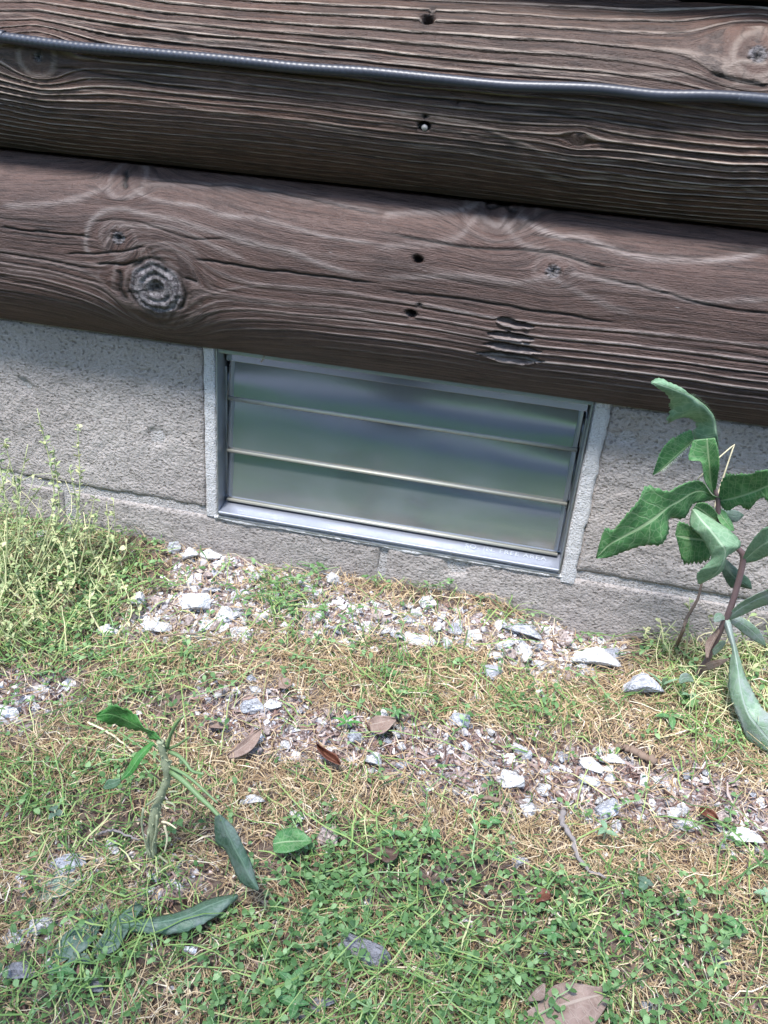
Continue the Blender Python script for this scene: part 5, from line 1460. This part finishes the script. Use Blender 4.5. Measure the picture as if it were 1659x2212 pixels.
# angular rubble between the larger stones
P = ground_points(30000); ba, bb, st, gr, lo = zones(P, 16)
P = P[RNG.random(len(P)) < np.where(ba, 0.36, np.where(bb, 0.22, np.where(st, 0.012, np.where(lo, 0.012, 0.008))))]; n = len(P)
CB = np.array([[-1, -1, -1], [1, -1, -1], [1, 1, -1], [-1, 1, -1], [-1, -1, 1], [1, -1, 1], [1, 1, 1], [-1, 1, 1.0]])
CBF = np.array([[0, 3, 2, 1], [4, 5, 6, 7], [0, 1, 5, 4], [1, 2, 6, 5], [2, 3, 7, 6], [3, 0, 4, 7]])
sz = 0.0016 + 0.0042 * RNG.random(n) ** 2.6
q = CB[None] * np.where(CB[None, :, 2:] > 0, RNG.uniform(0.35, 0.85, (n, 1, 1)), 1.0) * RNG.uniform(0.55, 1.25, (n, 1, 3)) + RNG.normal(0, 0.24, (n, 8, 3))
e1, e2, e3 = RNG.uniform(0, 6.28, n), RNG.normal(0, 0.45, n), RNG.normal(0, 0.45, n)
q = np.stack([q[..., 0], q[..., 1] * np.cos(e2)[:, None] - q[..., 2] * np.sin(e2)[:, None], q[..., 1] * np.sin(e2)[:, None] + q[..., 2] * np.cos(e2)[:, None]], 2)
q = np.stack([q[..., 0] * np.cos(e1)[:, None] - q[..., 1] * np.sin(e1)[:, None], q[..., 0] * np.sin(e1)[:, None] + q[..., 1] * np.cos(e1)[:, None], q[..., 2] * 0.8], 2)
V = q * sz[:, None, None] + P[:, None, :] + np.array([0, 0, 0.0012])
V[..., 1] = np.minimum(V[..., 1], -0.003)
F = (np.arange(n) * 8)[:, None, None] + CBF[None]
stuff('rubble', V.reshape(-1, 3), F.reshape(-1, 4), np.repeat(np.clip(RNG.normal(0.62, 0.3, n), 0, 1), 8), MAT_GRIT, 'packed angular pale limestone rubble and chips')

# tangle of leaning stems against the wall at the left
tp = [(-170, 1170), (225, 1165), (285, 1235), (255, 1330), (150, 1410), (-170, 1430)]
P = ground_points(60000, -0.5, 0.1); px_, _ = to_px(P); P = P[inpoly(px_[:, 0], px_[:, 1], tp)]
P = P[RNG.permutation(len(P))[:400]]; n = len(P)
hl = np.interp(P[:, 0], [-0.34, -0.24, -0.14, -0.06], [0.19, 0.12, 0.05, 0.022])
dry = RNG.random(n)
V, F, Cn = strips(P, RNG.uniform(0, 6.28, n), hl * RNG.uniform(0.35, 1.05, n), RNG.uniform(0.0007, 0.0013, n), RNG.normal(0, 0.45, n), RNG.uniform(0, 0.004, n), RNG.uniform(0.15, 1.3, n), 7, 0.4, wobk=0.012)
t_st = np.repeat(np.clip(0.35 + 0.65 * dry, 0, 1), 16)
m_ = RNG.random((n, 8)) < np.where(dry < 0.40, 0.42, 0.10)[:, None]; m_[:, :2] = False
bs = Cn[m_]; bs = np.repeat(bs, 2, 0) + RNG.normal(0, 0.002, (len(bs) * 2, 3)); bs[:, 1] = np.minimum(bs[:, 1], -0.008)
LV, T3, Q4 = leafcloud(bs, RNG.uniform(0, 6.28, len(bs)), RNG.uniform(0.003, 0.008, len(bs)), RNG.normal(0.2, 0.5, len(bs)), RNG.normal(0, 0.5, len(bs)), wide=0.75)
k0 = len(V)
o = link('weed_tangle', mesh_np('weed_tangle', np.vstack([V, LV]), [F, T3 + k0, Q4 + k0], False, {'tint': np.concatenate([t_st, np.repeat(np.clip(RNG.normal(0.45, 0.3, len(bs)), 0, 1), 6)])}), MAT_WEED)
prop(o, 'tangled pale wild weeds and dry stems heaped against the wall', None, None, 'stuff')

# dry grass standing round the foot of the prickly weed
tp = [(1400, 1350), (1800, 1340), (1800, 1580), (1560, 1600), (1410, 1540)]
P = ground_points(60000, 0.3, 1.0); px_, _ = to_px(P); P = P[inpoly(px_[:, 0], px_[:, 1], tp)]
P = P[RNG.permutation(len(P))[:330]]; n = len(P)
V, F, Cn = strips(P, RNG.uniform(0, 6.28, n), RNG.uniform(0.02, 0.06, n), RNG.uniform(0.0006, 0.0011, n), RNG.normal(0, 0.5, n), RNG.uniform(0, 0.004, n), RNG.uniform(0.1, 1.0, n), 6, 0.4, wobk=0.012)
stuff('dry_grass', V, F, np.repeat(np.clip(RNG.normal(0.8, 0.2, n), 0, 1), 14), MAT_WEED, 'dry pale grass stems around the prickly weed foot')

# lawn behind the viewer
STRIP_LINE = np.array([(-9, -9.6), (-4, -6.6), (-1, -4.5), (0.4, -3.3), (1.3, -2.75), (2.3, -2.5), (4.5, -2.5), (9, -2.8)], float)  # centre line of the added strip that the louvers reflect
x = RNG.uniform(-2.2, 2.6, 26000); y = RNG.uniform(-3.2, -0.62, 26000)
PCd = catmull(STRIP_LINE, 200)
keep = np.min(np.hypot(x[:, None] - PCd[None, :, 0], y[:, None] - PCd[None, :, 1]), 1) > 1.62
x = x[keep]; y = y[keep]
P = np.stack([x, y, gz(x, y)], 1); n = len(P)
V, F, _ = strips(P, RNG.uniform(0, 6.28, n), RNG.uniform(0.03, 0.07, n), RNG.uniform(0.002, 0.004, n), RNG.normal(0, 0.3, n), RNG.uniform(0, 0.012, n), RNG.uniform(0.1, 0.9, n), 3, 0.6)
stuff('lawn_grass', V, F, np.repeat(np.clip(RNG.normal(0.35, 0.25, n), 0, 1), 8), MAT_GRASS, 'short lawn grass further from the house')


# ------------------------------------------------------------------ tall weeds against the wall
def sprig(base_px, tips, label, group, seed, dens=9, name='tall_weed', ybase=None, yt=None, leaf=0.0085, rad=0.0009):
    rng = np.random.default_rng(seed)
    b = on_ground(*base_px)
    root = empty(name, b); prop(root, label, 'weed', group)
    SV, SF, k = [], [], 0
    mb_ = MB(); bs_, an_, sz_ = [], [], []
    for (tx, ty, bend) in tips:
        e = at_y(tx, ty, min(-0.012, b[1] * 0.7) if yt is None else yt)
        mid = (b + e) / 2 + np.array([bend * 2.2 + rng.normal(0, 0.008), rng.uniform(-0.012, 0.004), 0.004])
        C_ = catmull(np.array([b, mid, e]), 14) - b
        C_[0, 2] -= 0.004
        C_[:, 1] = np.minimum(C_[:, 1] + b[1], -0.008) - b[1]
        mb_.tube(C_, list(np.linspace(rad * 1.2, rad * 0.5, 14)), 5)
        ln = np.linalg.norm(e - b)
        nl = int(dens * 0.8 * ln / 0.05)
        for _ in range(nl):
            t = rng.uniform(0.25, 1.0) ** 0.8; i = min(12, int(t * 13)); bs_.append(C_[i] + (C_[i + 1] - C_[i]) * rng.random()); an_.append(rng.uniform(0, 6.28)); sz_.append(rng.uniform(0.5, 1.1) * leaf)
    bs_ = np.array(bs_); an_ = np.array(an_); sz_ = np.array(sz_)
    st_ = link('stem', mb_.mesh('weed_stem', True), MAT_WEED, root)
    an_ = an_ + 0.0
    at_ = st_.data.attributes.new('tint', 'FLOAT', 'POINT'); at_.data.foreach_set('value', np.full(len(st_.data.vertices), rng.uniform(0.55, 0.95), np.float32))
    lv, t3, q4 = leafcloud(bs_, an_, sz_, rng.normal(0.35, 0.4, len(bs_)), rng.normal(0, 0.4, len(bs_)), wide=0.8)
    lv[:, 1] = np.minimum(lv[:, 1] + b[1], -0.004) - b[1]
    link('leaves', mesh_np('weed_leaves', lv, [t3, q4], False, {'tint': np.repeat(np.clip(rng.normal(0.45, 0.25, len(bs_)), 0, 1), 6)}), MAT_WEED, root)
    return root


sprig((60, 1270), [(80, 882, 0.01), (60, 960, 0.0), (20, 1000, -0.01), (115, 965, 0.01)], 'tallest pale seedy weed reaching up the left block', None, 1, 11)
sprig((120, 1250), [(168, 916, 0.008), (150, 1010, 0.01), (95, 1040, -0.01)], 'second leaning seedy weed right of the tallest one', None, 2, 12)
sprig((10, 1290), [(-20, 900, 0.0), (10, 950, 0.01), (-40, 1000, -0.01), (30, 1060, 0.012)], 'weed clump cut by the left picture edge', None, 3, 12)
sprig((165, 1260), [(205, 1070, 0.004), (185, 1090, -0.004), (230, 1085, 0.01), (140, 1120, -0.01)], 'thin yellowish weed crossing the block joint', None, 4, 8)
sprig((225, 1250), [(245, 1080, 0.006), (262, 1140, 0.008), (215, 1095, -0.006), (190, 1160, -0.012)], 'short weed at the right end of the tall weeds', None, 5, 11)
sprig((90, 1330), [(110, 1130, 0.01), (60, 1150, -0.01), (150, 1160, 0.012), (20, 1180, -0.012)], 'bushy low weed in front of the tallest one', None, 6, 14)
sprig((180, 1330), [(215, 1200, 0.01), (150, 1190, -0.006), (240, 1230, 0.012), (120, 1220, -0.012)], 'bushy low weed below the block joint end', None, 7, 14)
sprig((20, 1390), [(0, 1210, -0.006), (60, 1240, 0.01), (-30, 1260, -0.01), (90, 1290, 0.01)], 'low leafy weed at the left edge', None, 8, 14)
sprig((235, 1390), [(222, 1240, -0.004), (262, 1250, 0.008), (195, 1270, -0.01), (290, 1290, 0.012)], 'bright green weed tuft left of the white stones', None, 9, 16)
sprig((1475, 1440), [(1490, 1290, 0.004), (1530, 1330, 0.01), (1460, 1340, -0.008)], 'wispy weed on the wall between stalk and prickly weed', None, 10, 9)
sprig((1420, 1400), [(1400, 1355, -0.004), (1445, 1350, 0.006), (1425, 1335, 0.0)], 'small leafy weed at the wall left of the dead stalk', None, 11, 16)
sprig((1640, 1440), [(1620, 1330, -0.006), (1680, 1300, 0.01), (1655, 1350, 0.0)], 'straggly weed right of the prickly weed stem', None, 12, 9)
sprig((1580, 1500), [(1560, 1420, -0.006), (1620, 1430, 0.01), (1640, 1470, 0.012)], 'low weed around the drooping grey leaf', None, 13, 12)


# seedlings and clovers
def rosette(px, py, n, size, hgt, label, cat, mat, seed, wide=1.0, name='seedling', ups=0.5):
    rng = np.random.default_rng(seed)
    b = on_ground(px, py); root = empty(name, b); prop(root, label, cat)
    m_ = MB()
    for i in range(n):
        a = 6.283 * i / n + rng.uniform(-0.35, 0.35); s = size * rng.uniform(0.5, 0.85)
        top = np.array([0, 0, hgt * rng.uniform(0.7, 1.0)])
        d = np.array([math.cos(a), math.sin(a), ups * rng.uniform(0.4, 1.2)])
        sd = np.array([-math.sin(a), math.cos(a), 0])
        rows = []; UV = []
        for v in np.linspace(0, 1, 9):
            w = s * 0.22 * wide * math.sin(math.pi * min(1, 0.06 + v * 0.94) ** 0.8)
            c = top + d * s * v + np.array([0, 0, -s * 0.35 * v * v])
            for u in (-1, -0.5, 0, 0.5, 1):
                rows.append(c + sd * w * u + np.array([0, 0, abs(u) * w * 0.35])); UV.append((0.5 + u / 2, v))
        link('leaf', mesh_np('seed_leaf', np.array(rows), grid_faces(9, 5), True, None, np.array(UV)), mat, root)
    m_.tube([(0, 0, -0.004), (0.0004, 0, hgt * 0.5), (0, 0, hgt)], [0.0010, 0.0009, 0.0008], 6)
    link('stem', m_.mesh('seed_stem', True), MAT_STEM_GREEN, root)
    return root


rosette(*ZT([(1100, 1165)])[0], 6, 0.020, 0.016, 'hairy green seedling standing in the stony patch', 'seedling', MAT_LEAF_BRIGHT, 1, 0.55)
rosette(*ZT([(1385, 1120)])[0], 6, 0.022, 0.018, 'spreading green seedling at the end of the pale folded leaf', 'seedling', MAT_LETTUCE, 2, 0.5)
rosette(*Z2([(950, 1290)])[0], 5, 0.018, 0.020, 'leafy seedling in clippings left of the drooping grey leaf', 'seedling', MAT_LETTUCE_PALE, 3, 0.7)
rosette(*Z2([(800, 1440)])[0], 4, 0.026, 0.012, 'broad-leaved seedling under the drooping grey leaf', 'seedling', MAT_LETTUCE, 4, 0.8)
rosette(*Z2([(720, 1160)])[0], 4, 0.022, 0.014, 'narrow upright seedling beside the rough grey rock', 'seedling', MAT_LETTUCE_PALE, 5, 0.5, ups=1.4)
rosette(*Z6([(335, 850)])[0], 3, 0.013, 0.016, 'dark three-leaved clover left of the chopped stub', 'clover', MAT_LEAF_DARK, 6, 1.9, 'clover', 0.1)
rosette(*Z6([(365, 1790)])[0], 5, 0.016, 0.014, 'green leafy rosette near the bottom left corner', 'seedling', MAT_LETTUCE, 7, 0.9)
rosette(*Z6([(470, 1690)])[0], 3, 0.013, 0.012, 'clover pair beside the torn grey-green leaf', 'clover', MAT_LEAF_DARK, 8, 1.6, 'clover', 0.1)
rosette(*Z7([(230, 1540)])[0], 6, 0.017, 0.016, 'broad-leaved rosette at the bottom left of centre', 'seedling', MAT_LETTUCE, 9, 1.1)
rosette(*Z7([(250, 1670)])[0], 4, 0.018, 0.016, 'pair of wide leaves at the bottom edge', 'seedling', MAT_LETTUCE, 10, 1.1)
rosette(*Z7([(1130, 560)])[0], 5, 0.014, 0.018, 'oval-leaved sprig in the grass below the straw', 'seedling', MAT_LETTUCE, 11, 1.1)
rosette(*Z7([(880, 560)])[0], 4, 0.014, 0.022, 'tall oval-leaved sprig above the crumpled brown leaf', 'seedling', MAT_LETTUCE, 12, 1.1)
rosette(*Z8([(50, 430)])[0], 4, 0.014, 0.016, 'three-leaved sprig beside straw under the knobbly stone', 'seedling', MAT_LETTUCE, 13, 1.1)
rosette(*Z8([(930, 780)])[0], 3, 0.013, 0.016, 'pale clover left of the lush right grass', 'clover', MAT_LEAF_DARK, 14, 1.9, 'clover', 0.1)
rosette(*Z8([(1440, 1040)])[0], 5, 0.016, 0.018, 'large-leaved clover near the right picture edge', 'clover', MAT_LETTUCE, 15, 1.6, 'clover', 0.15)
rosette(*Z8([(820, 1080)])[0], 7, 0.011, 0.014, 'tight green rosette in the middle of the right grass', 'seedling', MAT_LEAF_BRIGHT, 16, 0.9)
rosette(*Z8([(1150, 1000)])[0], 4, 0.015, 0.016, 'dark broad leaf sprig right of the tight rosette', 'seedling', MAT_LETTUCE, 17, 1.0)
rosette(*Z8([(400, 1060)])[0], 6, 0.014, 0.014, 'bushy sprig below the heart-shaped red leaf', 'seedling', MAT_LETTUCE, 18, 1.0)
rosette(*Z8([(700, 490)])[0], 3, 0.015, 0.020, 'single-stemmed sprig on the straw under the catkin', 'seedling', MAT_LETTUCE_PALE, 19, 1.0)
rosette(*Z8([(1620, 840)])[0], 4, 0.016, 0.016, 'round-leaved sprig at the right edge straw', 'seedling', MAT_LETTUCE_PALE, 20, 1.2)

# ------------------------------------------------------------------ unseen tree added behind the viewer to shade the foreground
tree = empty('added_shade_tree', (-0.35, -3.5, float(gz(-0.35, -3.5))))
prop(tree, 'unseen leafy tree added to shade the foreground grass', 'tree')
mb = MB(); mb.tube([(0, 0, -0.1), (0.03, 0.02, 1.0), (0.1, 0.1, 2.2), (0.15, 0.2, 3.4)], [0.14, 0.11, 0.09, 0.05], 12)
for a in range(7):
    q = a * 0.9; mb.tube([(0.1, 0.12, 2.0 + 0.15 * a), (0.1 + 0.7 * math.cos(q), 0.12 + 0.7 * math.sin(q), 2.6 + 0.15 * a), (0.1 + 1.3 * math.cos(q), 0.12 + 1.3 * math.sin(q), 2.9 + 0.16 * a)], [0.05, 0.03, 0.012], 7)
link('trunk', mb.mesh('trunk', True), MAT_BARK, tree)
n = 9000
q = RNG.normal(0, 1, (n, 3)); q /= np.linalg.norm(q, axis=1)[:, None]; q *= (RNG.random(n) ** 0.4)[:, None] * np.array([1.9, 1.75, 1.25])
q *= (0.8 + 0.5 * vnoise(q[:, 0] * 1.3 + 5, q[:, 1] * 1.3 + q[:, 2], 3))[:, None]
q += np.array([0.2, 0.35, 3.4])
lv, t3, q4 = leafcloud(q, RNG.uniform(0, 6.28, n), RNG.uniform(0.06, 0.13, n), RNG.normal(-0.2, 0.4, n), RNG.normal(0, 0.4, n))
link('crown', mesh_np('crown', lv, [t3, q4], False, {'tint': np.repeat(RNG.random(n), 6)}), MAT_CROWN, tree)

# ------------------------------------------------------------------ unseen objects added behind the viewer for the louver reflections
PC = catmull(STRIP_LINE, 90); PT = np.gradient(PC, axis=0); PT /= np.linalg.norm(PT, axis=1)[:, None]
V = []
for i in range(len(PC)):
    for j in range(9):
        w_ = -1.6 + 3.2 * j / 8; x_ = PC[i, 0] - PT[i, 1] * w_; y_ = PC[i, 1] + PT[i, 0] * w_
        V.append((x_, y_, float(gz(x_, y_)) + (0.014 if 0 < j < 8 else -0.03)))
o = link('reflection_strip', mesh_np('reflection_strip', np.array(V), grid_faces(len(PC), 9)[:, ::-1], True), plain('dark_strip', (0.034, 0.037, 0.052), 0.85)); prop(o, 'unseen dark ground strip added for the vent louvers to reflect', kind='structure')  # added out of view, gives the louvers a dark blue-grey area to reflect
horizon_blocker = empty('horizon_blocker', (0, -9.5, -0.25)); prop(horizon_blocker, 'unseen leafy barrier added to keep bright sky out of the louvers', 'horizon_blocker')  # added out of view, hides the bright horizon from the louvers
mb = MB(); mb.box(-16, 16, -0.7, 0.7, 0, 3.6)
link('blocker_box', mb.mesh('blocker_core'), MAT_BARK, horizon_blocker)
n = 9000
q = np.stack([RNG.uniform(-16.2, 16.2, n), RNG.uniform(-1.0, 1.0, n), RNG.uniform(0, 4.0, n) * (0.9 + 0.1 * RNG.random(n))], 1)
q[: n * 2 // 3, 1] = RNG.uniform(0.7, 1.0, n * 2 // 3)
lv, t3, q4 = leafcloud(q, RNG.uniform(0, 6.28, n), RNG.uniform(0.12, 0.3, n), RNG.normal(0, 0.6, n), RNG.normal(0, 0.5, n))
link('leaves', mesh_np('blocker_leaves', lv, [t3, q4], False, {'tint': np.repeat(RNG.random(n), 6)}), MAT_CROWN, horizon_blocker)
